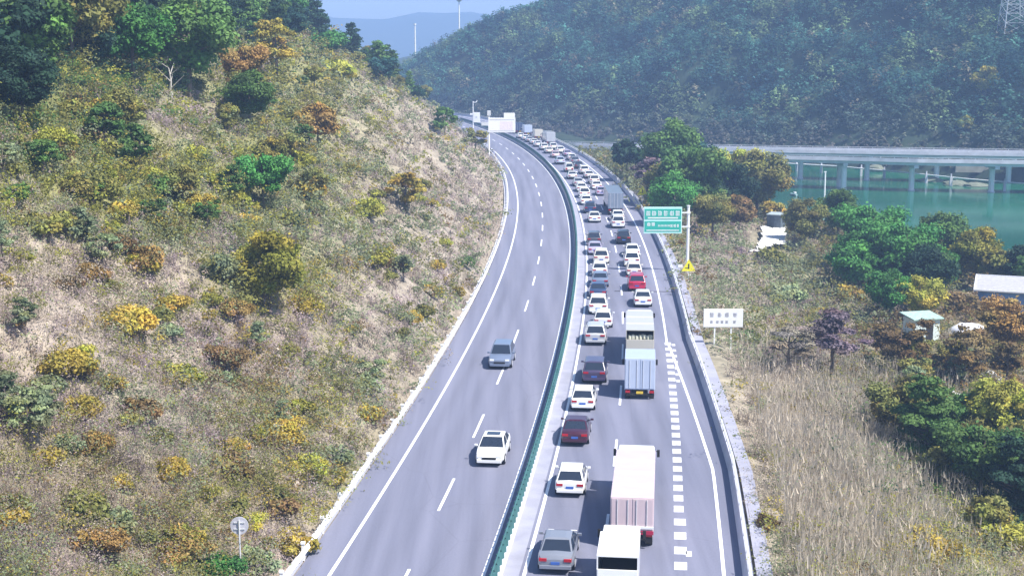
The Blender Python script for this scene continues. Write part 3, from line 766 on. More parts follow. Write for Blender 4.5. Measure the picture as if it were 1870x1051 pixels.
LEFT = [
 ("broadleaf_tree", 'broad', 'mid', 345, 95, 78, "large mid-green tree with a dark hollow beneath, high on the left hillside"),
 ("broadleaf_tree", 'broad', 'green', 245, 95, 62, "bright green tree left of the large mid-green one, high on the left hillside"),
 ("broadleaf_tree", 'broad', 'olive', 150, 55, 66, "olive-brown round tree near the top left corner, right of the pale bare trunks"),
 ("broadleaf_tree", 'broad', 'dark', 45, 175, 60, "dark green tree at the left edge below the pale trunks"),
 ("pine_tree", 'pine', 'dark', 25, 40, 60, "dark pine filling the top left corner"),
 ("pine_tree", 'pine', 'dark', 280, 20, 55, "dark pine at the top edge behind the bright green tree"),
 ("autumn_tree", 'sparse', 'orange', 8, 98, 26, "orange tree cut by the left edge, above the dark green tree"),
 ("autumn_tree", 'broad', 'orange', 442, 132, 40, "orange-gold tree right of the large mid-green tree"),
 ("autumn_tree", 'sparse', 'golden', 505, 100, 46, "tall thin golden-brown tree below the crest pines"),
 ("broadleaf_tree", 'broad', 'mid', 455, 192, 42, "green bush below the orange-gold tree"),
 ("autumn_tree", 'low', 'golden', 185, 200, 30, "small golden bush above the grey slope, right of the dark green tree"),
 ("autumn_tree", 'broad', 'orange', 580, 238, 36, "orange-brown tree alone in the middle of the slope"),
 ("broadleaf_tree", 'broad', 'green', 480, 335, 46, "deep green tree in the middle of the left hillside"),
 ("broadleaf_tree", 'low', 'yellowgreen', 430, 360, 30, "small yellow-green bush touching the deep green tree on its left"),
 ("autumn_tree", 'low', 'golden', 365, 375, 34, "yellow bush beside a small dark gap in the slope"),
 ("autumn_tree", 'low', 'golden', 565, 350, 34, "golden bush right of the deep green tree"),
 ("broadleaf_tree", 'low', 'yellowgreen', 668, 385, 40, "wide yellow-green bush halfway down the slope towards the road"),
 ("autumn_tree", 'sparse', 'golden', 742, 355, 34, "yellow tree leaning beside a dark rock gap, nearest the road's bend"),
 ("broadleaf_tree", 'broad', 'yellowgreen', 495, 510, 62, "big yellow-green tree at the centre of the left hillside"),
 ("autumn_tree", 'low', 'orange', 430, 565, 30, "orange-brown bush at the foot of the big yellow-green tree, left side"),
 ("autumn_tree", 'low', 'golden', 553, 560, 36, "orange-gold bush at the foot of the big yellow-green tree, right side"),
 ("autumn_tree", 'low', 'golden', 235, 598, 54, "wide bright yellow bush on the left hillside"),
 ("autumn_tree", 'low', 'golden', 308, 560, 40, "tall golden bush just right of the wide bright yellow one"),
 ("autumn_tree", 'low', 'golden', 118, 668, 52, "bright yellow rounded bush low on the left, alone in grey scrub"),
 ("autumn_tree", 'low', 'golden', 150, 752, 44, "dull yellow bush below the bright yellow rounded one"),
 ("autumn_tree", 'low', 'orange', 165, 505, 36, "orange bush on the pale grey patch near the left edge"),
 ("autumn_tree", 'low', 'orange', 265, 480, 44, "orange-brown bush above the tall golden one"),
 ("autumn_tree", 'low', 'orange', 175, 818, 42, "orange-brown bush in the lower left scrub"),
 ("autumn_tree", 'low', 'golden', 308, 858, 36, "small gold bush in the lower middle of the slope"),
 ("autumn_tree", 'low', 'orange', 175, 990, 52, "rusty orange bush at the bottom left"),
 ("autumn_tree", 'low', 'orange', 330, 1000, 56, "brown-orange bush left of the round sign's post"),
 ("broadleaf_tree", 'low', 'yellowgreen', 460, 955, 34, "fresh yellow-green bush right of the round sign"),
 ("broadleaf_tree", 'low', 'green', 400, 1040, 46, "green bush at the foot of the round sign"),
 ("broadleaf_tree", 'low', 'olive', 22, 935, 40, "olive bush at the left edge near the bottom"),
 ("broadleaf_tree", 'low', 'sage', 405, 490, 44, "grey-green bush left of the big yellow-green tree"),
 ("autumn_tree", 'low', 'rust', 405, 655, 42, "rust-brown bush above the lower scrub, near the slope's middle"),
 ("autumn_tree", 'low', 'golden', 505, 790, 46, "yellow-brown bush beside the road's lower left bend"),
 ("broadleaf_tree", 'low', 'yellowgreen', 560, 852, 42, "yellow-green bush next to the guard rail at the lower left"),
 ("broadleaf_tree", 'low', 'mid', 848, 480, 18, "small green bush close to the guard rail, half way along it"),
 ("autumn_tree", 'low', 'golden', 835, 535, 20, "narrow golden bush against the guard rail"),
 ("broadleaf_tree", 'low', 'yellowgreen', 680, 480, 26, "small yellow-green bush alone on the pale lower slope"),
 ("broadleaf_tree", 'sparse', 'mid', 812, 225, 22, "green tree on the shoulder of the slope below the far bend"),
 ("broadleaf_tree", 'sparse', 'olive', 868, 258, 20, "olive tree at the tip of the slope beside the gantry pole"),
 ("broadleaf_tree", 'low', 'mid', 300, 345, 44, "sage-green bush on the upper middle of the left hillside"),
 ("broadleaf_tree", 'low', 'olive', 165, 345, 52, "olive-yellow bush on the left, above the orange ones"),
 ("broadleaf_tree", 'low', 'yellowgreen', 95, 260, 40, "yellow-green bush near the left edge under the dark green tree"),
 ("broadleaf_tree", 'low', 'yellowgreen', 610, 130, 36, "yellow-green tree below the crest, right of the golden-brown one"),
 ("broadleaf_tree", 'low', 'green', 600, 80, 40, "bright green tree on the crest beside the sky gap"),
]
for nme, kd, cl, px, py, rp, lb in LEFT: seen_tree(nme, kd, cl, px, py, rp, lb, G1, cat='bush' if kd == 'low' else 'tree', lod=0 if rp > 36 else None)
# crest forest, each tree a thing
def crest(n, x0, x1, y0, y1, r0, r1, kinds, lab, grp):
    for k in range(n):
        px = random.uniform(x0, x1); py = random.uniform(y0(px) if callable(y0) else y0, y1(px) if callable(y1) else y1)
        x, y, z = ray(px, py)
        if y > 520: continue
        kd, cl = random.choice(kinds); r = random.uniform(r0, r1)
        tree("pine_tree" if kd == 'pine' else ("bush" if kd == 'low' else "broadleaf_tree"), kd, cl, x, y, z, r, "", grp, th=random.uniform(1.3, 1.7), lod=1, cat='bush' if kd == 'low' else 'tree', auto=cl)
crest(75, -25, 470, 15, lambda x: 165 - .15 * x, 2.1, 3.3, [('pine', 'dark'), ('broad', 'dark'), ('broad', 'mid'), ('broad', 'olive'), ('pine', 'mid')], "%s tree in the wood along the top of the left hillside", "wood at the top left")
crest(100, 455, 710, lambda x: 8 if x < 610 else (x - 610) * .95, lambda x: 75 if x < 610 else (x - 610) * .95 + 85, 1.9, 3.1, [('pine', 'dark'), ('broad', 'bluegreen'), ('broad', 'mid'), ('pine', 'mid'), ('broad', 'green')], "%s tree on the crest beside the gap of sky", "trees on the crest beside the sky")
crest(40, 650, 790, lambda x: 70 + (x - 650) * .55, lambda x: 125 + (x - 650) * .6, 1.1, 2.0, [('broad', 'olive'), ('pine', 'mid'), ('broad', 'dark')], "small %s tree on the falling edge of the left hill", "small trees on the falling edge")
crest(60, 0, 640, lambda x: 190 if x < 330 else 150, lambda x: 440, .8, 1.7, [('low', 'olive'), ('low', 'yellowgreen'), ('low', 'mid'), ('broad', 'olive'), ('sparse', 'mid')], "%s bush among many on the upper left hillside", "bushes on the upper left hillside")
crest(110, 0, 820, lambda x: 330, lambda x: 1060 if x < 520 else 1060 - (x - 520) * 1.9, .7, 1.5, [('low', 'olive'), ('low', 'yellowgreen'), ('low', 'sage'), ('low', 'golden'), ('low', 'olive'), ('sparse', 'sage'), ('low', 'rust')], "", "bushes on the lower left hillside")
# bare pale trunks against the dark wood
def pale_trunk(px, py, h, lean, lab):
    x, y, z = ray(px, py); mb = MB(); p = Vector((0, 0, -.3)); rr = random.Random(px)
    pts = [p]
    for k in range(5): p = p + Vector((lean * h / 5 + rr.uniform(-.12, .12), rr.uniform(-.1, .1), h / 5)); pts.append(p)
    for k in range(5): mb.tube(pts[k], pts[k + 1], .16 - .022 * k, .16 - .022 * (k + 1), 7)
    root = empty("bare_tree", (x, y, z)); mb.build("trunk", M_PBARK, root)
    mb = MB()
    for k in range(2, 6):
        a = rr.uniform(0, 6.28); mb.tube(pts[k - 1], pts[k - 1] + Vector((math.cos(a) * 1.6, math.sin(a) * 1.2, 1.3)), .06, .02, 5)
        a += 2; mb.tube(pts[k], pts[k] + Vector((math.cos(a) * 1.2, math.sin(a) * 1.2, .8)), .04, .012, 5)
    mb.build("limbs", M_PBARK, root); tag(root, lab, 'tree', "bare pale trunks at the top left")
pale_trunk(40, 76, 7.5, -.02, "leftmost straight pale bare trunk in front of the dark top left wood")
pale_trunk(54, 60, 6.5, .22, "pale bare trunk curving to the right in front of the dark top left wood")
pale_trunk(246, 52, 7, .02, "pale bare trunk rising to the top edge above the bright green tree")
pale_trunk(517, 45, 7, .0, "slim pale bare trunk standing in front of the crest pines")
pale_trunk(316, 182, 3.4, .0, "short pale trunk in the dark hollow under the large mid-green tree")

SPN = ['straw', 'lilac', 'twig', 'mauve', 'browngrey', 'rust', 'orange', 'golden', 'yellowgreen', 'olive', 'sage', 'mid', 'green', 'bluegreen', 'dark']      # neighbours in this row grow together
# ---- undergrowth: scrub nobody could count
def pick(px, py, zones, base, rng, q=None):
    n = len(px); names = SPN; W = np.zeros((n, len(names))); 
    for k, v in base.items(): W[:, names.index(k)] += v * .35
    for zx, zy, rx, ry, d in zones:
        g = 1.6 * np.exp(-(((px - zx) / rx)**2 + ((py - zy) / ry)**2))
        for k, v in d.items(): W[:, names.index(k)] += g * v
    W = W * rng.gamma(1.0, 1.0, W.shape) if False else W
    W /= W.sum(1, keepdims=True); c = np.cumsum(W, 1); q0 = q; q = None if q is False else q; r = (rng.random((n, 1)) if q is None else np.where(rng.random((n, 1)) < .8, np.abs(q[:, None]) % 1.0, rng.random((n, 1)))); i = (r > c).sum(1).clip(0, len(names) - 1)
    if q0 is False: return W @ np.array([LC[k] for k in names])
    return i, np.array([LC[k] for k in names])
LZ = [(830, 330, 110, 190, dict(twig=.5, straw=.2, lilac=.2, sage=.1)), (760, 560, 130, 190, dict(twig=.5, lilac=.25, straw=.1, sage=.15)), (720, 240, 120, 90, dict(twig=.5, straw=.25, sage=.1, browngrey=.15)),
      (520, 190, 170, 100, dict(olive=.45, yellowgreen=.15, golden=.12, sage=.2, twig=.08)), (100, 200, 160, 80, dict(olive=.45, mid=.15, yellowgreen=.2, sage=.2)), (400, 300, 200, 70, dict(olive=.35, yellowgreen=.25, sage=.3, golden=.1)), (180, 60, 260, 110, dict(dark=.35, mid=.3, olive=.35)), (340, 215, 90, 40, dict(lilac=.6, twig=.3, browngrey=.1)),
      (200, 350, 280, 80, dict(olive=.40, yellowgreen=.3, sage=.25, twig=.05)), (500, 500, 90, 70, dict(olive=.5, yellowgreen=.3, golden=.2)), (560, 400, 150, 90, dict(sage=.4, olive=.2, twig=.4)), (30, 330, 40, 40, dict(lilac=.7, twig=.3)), (420, 440, 110, 40, dict(sage=.55, bluegreen=.08, twig=.4)),
      (110, 480, 160, 60, dict(lilac=.5, twig=.3, straw=.2)), (120, 590, 120, 50, dict(straw=.35, lilac=.4, twig=.2)), (460, 620, 90, 60, dict(lilac=.6, twig=.3, olive=.1)), (250, 660, 90, 30, dict(lilac=.6, straw=.2, twig=.2)),
      (360, 560, 60, 90, dict(twig=.5, lilac=.3, olive=.2)), (420, 680, 60, 70, dict(rust=.45, olive=.2, browngrey=.35)), (70, 730, 120, 60, dict(twig=.6, lilac=.3)), (330, 780, 90, 90, dict(twig=.45, sage=.35, lilac=.2)),
      (200, 930, 200, 90, dict(browngrey=.3, rust=.15, olive=.2, twig=.35)), (420, 900, 100, 90, dict(rust=.15, golden=.08, twig=.5, olive=.27)), (60, 1010, 90, 60, dict(sage=.3, twig=.5, lilac=.2)), (520, 1010, 60, 60, dict(lilac=.4, twig=.4, straw=.2))]
LBASE = dict(twig=.22, olive=.30, sage=.16, yellowgreen=.08, straw=.05, golden=.06, rust=.05, lilac=.09); RBASE = dict(twig=.3, olive=.25, sage=.2, straw=.1, rust=.1, golden=.05)
def scrub(name, n, xr, yr, inside, zones, base, label, grassy=.6, size=(.55, 1.45), leafmul=1.0, seed=1, hmul=1.0, blade_px=1.0):
    rng = np.random.default_rng(seed)
    Y = yr[0] + (yr[1] - yr[0]) * rng.random(n) ** 1.5; X = xr[0](Y) + (xr[1](Y) - xr[0](Y)) * rng.random(n)
    k = inside(X, Y); X, Y = X[k], Y[k]; Z = T(X, Y); px, py = project(X, Y, Z)
    k = (px > -160) & (px < 2030) & (py > -60) & (py < 1230); X, Y, Z, px, py = X[k], Y[k], Z[k], px[k], py[k]
    # plants of a kind stand together: jitter the place looked up by a few metres, not the plant's own whim
    jx = 38 * nz(X, Y, 17, 1) + 22 * nz(X, Y, 6, 4); jy = 38 * nz(Y, X, 14, 2) + 18 * nz(Y, X, 5, 6); pn = nz(X, Y, 11, 7)
    k = ~(((px > 1366) & (px < 1440) & (py > 424) & (py < 480)) | ((px > 1655) & (px < 1712) & (py > 590) & (py < 660)) | ((px > 1740) & (px < 1800) & (py > 595) & (py < 650)) | ((px > 1790) & (py > 560) & (py < 605)))
    X, Y, Z, px, py, jx, jy, pn = X[k], Y[k], Z[k], px[k], py[k], jx[k], jy[k], pn[k]
    i, cols = pick(px + jx + rng.normal(0, 5, len(X)), py + jy + rng.normal(0, 5, len(X)), zones, base, rng, .5 + .5 * np.sin(6 * pn + 3 * nz(Y, X, 19, 9)) + rng.normal(0, .08, len(X)))
    names = SPN; col = cols[i] * rng.uniform(.82, 1.18, (len(X), 1)); dry = np.isin(i, [names.index(q) for q in ('twig', 'lilac', 'straw', 'mauve', 'browngrey')])
    pxm = FPX / np.maximum(Y, 30) * 1024 / 1870            # picture pixels per metre at that place
    parts = []; m = len(X)
    r = rng.uniform(*size, m) * (1 + .5 * (rng.random(m) > .85)) * np.where(dry, .8, 1.5); lf = np.clip(1.5 / pxm, .06, .45) * np.where(dry, .7, 1.0); col = col * (1 + .2 * nz(X, Y, 8, 2))[:, None]
    nl = np.clip(leafmul * 1.0 * (r / lf) ** 2, 10, 130).astype(int)
    C = np.stack([X, Y, Z + r * .35], 1); idx = np.repeat(np.arange(m), 5)      # each plant is several tufts
    off3 = rng.normal(size=(m * 5, 3)) * np.array([.55, .55, .28]) * r[idx][:, None]; C5 = C[idx] + off3; r5 = r[idx] * rng.uniform(.3, .62, m * 5)
    parts.append(cloud(C5, np.stack([r5, r5, r5 * np.where(dry[idx], 1.0, .62)], 1), np.maximum(nl[idx] // 5, 3), lf[idx], col[idx] * rng.uniform(.8, 1.22, (m * 5, 1)), .3, up=1.0, rng=rng))
    d = dry & (rng.random(m) < .4)
    if d.any():
        m = d.sum(); per = 12; rad = rng.uniform(.4, 1.1, m); cx = np.repeat(np.arange(m), per); a = rng.uniform(0, 6.28, m * per); q = rad[cx] * np.sqrt(rng.random(m * per))
        bx = X[d][cx] + q * np.cos(a); by = Y[d][cx] + q * np.sin(a); bz = T(bx, by) - .05
        h = rng.uniform(.5, 1.2, m * per) * rng.uniform(.7, 1.4, m)[cx] * hmul; w = np.clip(blade_px / pxm[d][cx], .04, .3) * rng.uniform(.4, 1.0, m * per)
        parts.append(blades(np.stack([bx, by, bz], 1), h, w, col[d][cx] * .95, .25, rng))
    V, F, C = merge(parts)
    return tag(raw_mesh(name, V, F, M_STUFF, C), label, 'undergrowth', kind='stuff')
scrub("hillside_scrub", 17000, (lambda Y: -.40 * Y - 4, lambda Y: xL(Y) - 10.2), (48, 470), lambda X, Y: uof(X, Y) < -10.1, LZ,
      LBASE, "mixed autumn scrub, dry twigs and bushes covering the left hillside", seed=5)
RZ = [(1500, 900, 190, 170, dict(straw=.75, twig=.2, sage=.05)), (1420, 740, 90, 60, dict(straw=.6, twig=.3)), (1330, 560, 80, 110, dict(twig=.5, sage=.3, straw=.2)), (1300, 430, 60, 60, dict(mauve=.3, twig=.5, sage=.2)),
      (1440, 520, 90, 70, dict(sage=.35, olive=.3, twig=.3)), (1520, 620, 80, 45, dict(mauve=.55, twig=.45)), (1450, 640, 60, 40, dict(twig=.7, mauve=.15, olive=.15)), (1680, 660, 130, 60, dict(rust=.35, olive=.3, browngrey=.25, golden=.1)),
      (1830, 640, 60, 90, dict(rust=.4, orange=.2, olive=.3)), (1600, 700, 90, 50, dict(olive=.4, rust=.2, sage=.3)), (1720, 850, 140, 80, dict(olive=.3, mid=.35, dark=.2, yellowgreen=.15)), (1500, 450, 70, 40, dict(olive=.5, rust=.2, browngrey=.3)),
      (1760, 555, 70, 25, dict(browngrey=.5, rust=.3, twig=.2)), (1680, 1000, 160, 70, dict(yellowgreen=.3, golden=.1, sage=.3, straw=.3)), (1360, 800, 30, 60, dict(rust=.3, browngrey=.3, straw=.3)), (1200, 330, 50, 40, dict(mauve=.2, twig=.5, sage=.3)), (1130, 300, 40, 30, dict(olive=.5, sage=.4))]
scrub("riverside_scrub", 11500, (lambda Y: xL(Y) + 12.6, lambda Y: np.minimum(.42 * Y + 6, np.interp(Y, SHY, SHX) - 1)), (48, 400), lambda X, Y: (uof(X, Y) > np.where(Y < 124, 14.4, 13.0)) & (T(X, Y) > -9.3) & ~((Y > 335) & (X < 42)), RZ,
      RBASE, "low mixed scrub and dry weeds between the parapet and the river", seed=9)
def tint(o, left):
    me = o.data; n = len(me.vertices); co = np.empty(n * 3, dtype=np.float32); me.vertices.foreach_get('co', co); co = co.reshape(-1, 3).astype(float)
    px, py = project(co[:, 0], np.maximum(co[:, 1], 40), co[:, 2]); u = uof(co[:, 0], co[:, 1])
    a = pick(px, py, LZ, LBASE, RNG, False); b = pick(px, py, RZ, RBASE, RNG, False)
    c = np.where((u < 0)[:, None], a, b) * .8; c4 = np.ones((n, 4), dtype=np.float32); c4[:, :3] = c
    at = me.color_attributes.new("leafcol", 'FLOAT_COLOR', 'POINT'); at.data.foreach_set('color', c4.ravel())
    m, nn, l, bs = nt("grown_soil"); A = nn.new("ShaderNodeAttribute"); A.attribute_name = "leafcol"; g = nn.new("ShaderNodeNewGeometry"); t = nn.new("ShaderNodeTexNoise"); t.inputs['Scale'].default_value = .9; t.inputs['Detail'].default_value = 8
    l.new(g.outputs['Position'], t.inputs[0]); r = nn.new("ShaderNodeMapRange"); r.inputs[1].default_value = .3; r.inputs[2].default_value = .7; r.inputs[3].default_value = .65; r.inputs[4].default_value = 1.3
    l.new(t.outputs[0], r.inputs[0]); v = nn.new("ShaderNodeVectorMath"); v.operation = 'SCALE'; l.new(A.outputs['Color'], v.inputs[0]); l.new(r.outputs[0], v.inputs['Scale']); l.new(v.outputs[0], bs.inputs['Base Color']); bs.inputs['Roughness'].default_value = .95
    me.materials.clear(); me.materials.append(m)
tint(terr, True)
# tall pale reeds near the camera
rng = np.random.default_rng(21); n = 130000
Y = 50 + 80 * rng.random(n); X = 13 + 40 * rng.random(n); Z = T(X, Y); px, py = project(X, Y, Z)
w = np.exp(-(((px - 1530) / 190)**2 + ((py - 930) / 210)**2)) * (.65 + .5 * nz(X, Y, 6, 3)); k = (rng.random(n) < w) & (uof(X, Y) > 15.4)
X, Y, Z = X[k], Y[k], Z[k]; h = rng.uniform(1.2, 2.8, len(X)); base = np.array(LC['straw']) * 1.05 * (1 + .16 * nz(X, Y, 4, 1))[:, None]
V1 = blades(np.stack([X, Y, Z - .1], 1), h, rng.uniform(.03, .07, len(X)), base, .13, rng)
pl = rng.random(len(X)) < .5
V2 = blades(np.stack([X, Y, Z + h * .75], 1)[pl], rng.uniform(.3, .6, pl.sum()), rng.uniform(.05, .12, pl.sum()), base[pl] * 1.08, .35, rng)
V, F, C = merge([V1, V2]); tag(raw_mesh("tall_grass", V, F, M_STUFF, C), "tall pale dry reeds on the verge beside the jammed road", 'grass', kind='stuff')

RIGHT = [
 ("broadleaf_tree", 'broad', 'mid', 1222, 290, 54, "rounded green tree at the top of the roadside grove"),
 ("broadleaf_tree", 'broad', 'mid', 1262, 335, 58, "mid-green tree in the middle of the roadside grove"),
 ("broadleaf_tree", 'broad', 'yellowgreen', 1340, 322, 44, "olive-yellow tree on the river side of the grove, top right"),
 ("broadleaf_tree", 'broad', 'olive', 1380, 348, 54, "rounded olive tree at the grove's edge against the river"),
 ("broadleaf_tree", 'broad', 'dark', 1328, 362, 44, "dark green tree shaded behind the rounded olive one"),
 ("broadleaf_tree", 'broad', 'green', 1232, 372, 44, "bright green tree directly above the green road sign"),
 ("broadleaf_tree", 'broad', 'dark', 1146, 292, 28, "small dark green tree beside the parapet at the left of the grove"),
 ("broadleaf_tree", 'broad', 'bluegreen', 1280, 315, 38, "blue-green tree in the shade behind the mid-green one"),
 ("bare_shrub", 'sparse', 'mauve', 1182, 330, 34, "mauve leafless shrub beside the yellow triangle near the parapet"),
 ("broadleaf_tree", 'broad', 'olive', 1300, 398, 38, "olive tree below the grove, right of the green road sign"),
 ("autumn_tree", 'broad', 'rust', 1350, 396, 28, "brownish tree left of the grey hut"),
 ("autumn_tree", 'broad', 'golden', 1412, 392, 20, "small tan tree directly behind the grey hut"),
 ("broadleaf_tree", 'broad', 'olive', 1470, 415, 40, "olive tree right of the grey hut by the river"),
 ("broadleaf_tree", 'broad', 'mid', 1530, 400, 38, "mid-green tree at the left end of the riverside thicket"),
 ("broadleaf_tree", 'broad', 'green', 1590, 440, 56, "large deep green tree in the riverside thicket"),
 ("broadleaf_tree", 'broad', 'green', 1650, 470, 56, "wide deep green tree at the centre of the riverside thicket"),
 ("broadleaf_tree", 'broad', 'mid', 1715, 455, 52, "mid-green tree right of centre in the riverside thicket"),
 ("broadleaf_tree", 'broad', 'green', 1560, 480, 44, "deep green tree at the lower left of the thicket"),
 ("broadleaf_tree", 'broad', 'yellowgreen', 1780, 478, 44, "yellow-green tree at the right end of the riverside thicket"),
 ("broadleaf_tree", 'broad', 'olive', 1825, 500, 34, "olive tree behind the blue-walled house"),
 ("broadleaf_tree", 'broad', 'dark', 1862, 500, 36, "dark tree at the right edge behind the blue-walled house"),
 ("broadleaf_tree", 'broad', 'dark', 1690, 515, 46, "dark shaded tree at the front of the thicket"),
 ("broadleaf_tree", 'broad', 'green', 1625, 545, 40, "bright green tree in front of the thicket, left"),
 ("broadleaf_tree", 'broad', 'yellowgreen', 1675, 555, 40, "yellow-green round tree above the small white shed"),
 ("autumn_tree", 'low', 'golden', 1550, 535, 26, "yellow bush left of the bright green tree, near its shadow"),
 ("broadleaf_tree", 'low', 'olive', 1370, 600, 24, "olive bush just right of the white signboard"),
 ("broadleaf_tree", 'low', 'mid', 1365, 615, 22, "green bush behind the right post of the white signboard"),
 ("bare_shrub", 'sparse', 'mauve', 1520, 640, 60, "large mauve leafless shrub in the middle of the verge"),
 ("bare_shrub", 'sparse', 'twig', 1440, 640, 48, "grey leafless shrub left of the large mauve one"),
 ("autumn_tree", 'sparse', 'rust', 1640, 640, 48, "rust-brown tree below the small white shed"),
 ("autumn_tree", 'sparse', 'rust', 1760, 660, 50, "loose brown tree between the white tarpaulin and the pale rocks"),
 ("autumn_tree", 'broad', 'orange', 1850, 610, 56, "orange-brown tree at the right edge in front of the house"),
 ("autumn_tree", 'low', 'rust', 1755, 555, 34, "brown bush between the house and the bright green tree"),
 ("broadleaf_tree", 'broad', 'olive', 1640, 765, 60, "olive tree left of the pale rocks"),
 ("broadleaf_tree", 'broad', 'yellowgreen', 1830, 770, 62, "yellow-green tree at the right edge below the rocks"),
 ("broadleaf_tree", 'pine', 'mid', 1690, 800, 66, "flat-topped green tree with dark layers beneath the pale rocks"),
 ("broadleaf_tree", 'broad', 'mid', 1790, 850, 66, "mid-green tree with dark gaps in the lower right"),
 ("broadleaf_tree", 'pine', 'dark', 1850, 900, 60, "dark green tree at the lower right edge"),
 ("autumn_tree", 'low', 'golden', 1690, 995, 60, "yellow-leaved bush at the bottom right"),
 ("autumn_tree", 'low', 'yellowgreen', 1820, 980, 56, "yellow-green bush at the bottom right corner"),
 ("autumn_tree", 'low', 'rust', 1400, 955, 26, "small rust-brown bush at the foot of the reeds beside the parapet"),
 ("broadleaf_tree", 'low', 'sage', 1440, 540, 34, "sage-green bush on the open slope above the white signboard"),
 ("broadleaf_tree", 'low', 'olive', 1400, 470, 30, "low olive bush below the grey hut's pale track"),
]
for nme, kd, cl, px, py, rp, lb in RIGHT:
    k = {}
    if cl == 'mauve' or nme == 'bare_shrub': k = dict(squash=.7)
    seen_tree(nme, kd, cl, px, py, rp, lb, G2, cat='bush' if (kd == 'low' or nme == 'bare_shrub') else 'tree', lod=0 if rp > 36 else None, **k)
def fill(n, cx, cy, sx, sy, r0, r1, kinds, lab, grp, name="broadleaf_tree"):
    for k in range(n):
        px = random.gauss(cx, sx); py = random.gauss(cy, sy); x, y, z = ray(px, py)
        if 1330 < px < 1455 and 395 < py < 500: continue
        if px < 1650 and py > 640: continue
        if 1655 < px and py < 665 and grp == 'trees under the farm sheds': continue
        if z < -9.2 or float(uof(x, y)) < 15 or y > 330 and float(T(x, y)) < -9: continue
        kd, cl = random.choice(kinds); r = random.uniform(r0, r1)
        tree(name, kd, cl, x, y, z, r, "", grp, lod=1, cat='tree', auto=cl)
fill(30, 1270, 360, 55, 26, 2.0, 3.1, [('broad', 'mid'), ('broad', 'olive'), ('broad', 'mid'), ('broad', 'yellowgreen')], "%s tree inside the grove between the road and the river", "grove beside the road")
fill(24, 1660, 510, 90, 22, 2.0, 3.0, [('broad', 'mid'), ('broad', 'green'), ('broad', 'dark')], "%s tree inside the thicket on the river bank", "thicket on the river bank")
fill(20, 1700, 690, 110, 40, 1.0, 2.0, [('sparse', 'rust'), ('broad', 'olive'), ('broad', 'olive'), ('sparse', 'sage')], "%s tree on the slope under the farm sheds", "trees under the farm sheds")
fill(20, 1790, 850, 70, 50, 1.2, 2.2, [('broad', 'mid'), ('broad', 'olive'), ('broad', 'dark')], "%s tree crowded in the lower right corner", "trees in the lower right corner")
fill(9, 1185, 262, 22, 6, 1.2, 2.0, [('broad', 'mid'), ('broad', 'olive')], "%s tree between the far bend and the bridge", "trees by the far bend")

# ---- mountain forest: one far-off wood, with the few trees that stand out on their own
rng = np.random.default_rng(33); n = 38000
X = rng.uniform(-130, 300, n); Y = rng.uniform(362, 800, n); Z = T(X, Y)
bank = Y - np.interp(X, BKX, BKY); px, py = project(X, Y, Z)
k = (bank > 1.5) & (uof(X, Y) > 15) & (px > 650) & (px < 1990) & (py > -45) & (Z > -9.3) & (rng.random(n) < np.clip(1.25 - (Y - 400) / 600, .35, 1)); X, Y, Z = X[k], Y[k], Z[k]
r = rng.uniform(1.7, 3.9, len(X)); ph = nz(X, Y, 60, 2) + .5 * nz(X, Y, 22, 5)
base = np.where((ph > .35)[:, None], np.array([.13, .20, .09]), np.where((ph < -.45)[:, None], np.array([.018, .065, .075]), np.array([.045, .13, .10])))
base = np.where((rng.random(len(X)) < .06)[:, None], np.array([.16, .15, .10]), base) * np.exp(rng.normal(0, .40, (len(X), 1)))
low = np.clip((Y - np.interp(X, BKX, BKY) - 8) / 22, 0, 1)[:, None]; base = base * low + (1 - low) * np.array([.15, .14, .12]) * rng.uniform(.5, 1.3, (len(X), 1))
r = r * (.45 + .55 * low[:, 0])
parts = []
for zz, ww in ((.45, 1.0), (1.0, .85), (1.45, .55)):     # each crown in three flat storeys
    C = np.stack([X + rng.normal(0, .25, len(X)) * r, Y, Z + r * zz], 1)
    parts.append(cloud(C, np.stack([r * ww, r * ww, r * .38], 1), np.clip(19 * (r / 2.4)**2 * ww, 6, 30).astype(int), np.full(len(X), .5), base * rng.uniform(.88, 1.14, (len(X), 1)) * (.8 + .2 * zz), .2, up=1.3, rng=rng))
V1 = merge(parts)
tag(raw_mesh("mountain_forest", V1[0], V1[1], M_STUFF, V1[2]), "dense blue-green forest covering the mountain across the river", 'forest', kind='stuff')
for px, py, rp, cl, lb in [(1800, 160, 24, 'yellowgreen', "bright yellow-green tree standing out on the mountain, upper of two"), (1762, 232, 15, 'yellowgreen', "small bright yellow-green tree above the bridge, lower of two")]:
    seen_tree("broadleaf_tree", 'broad', cl, px, py, rp, lb, lod=1)


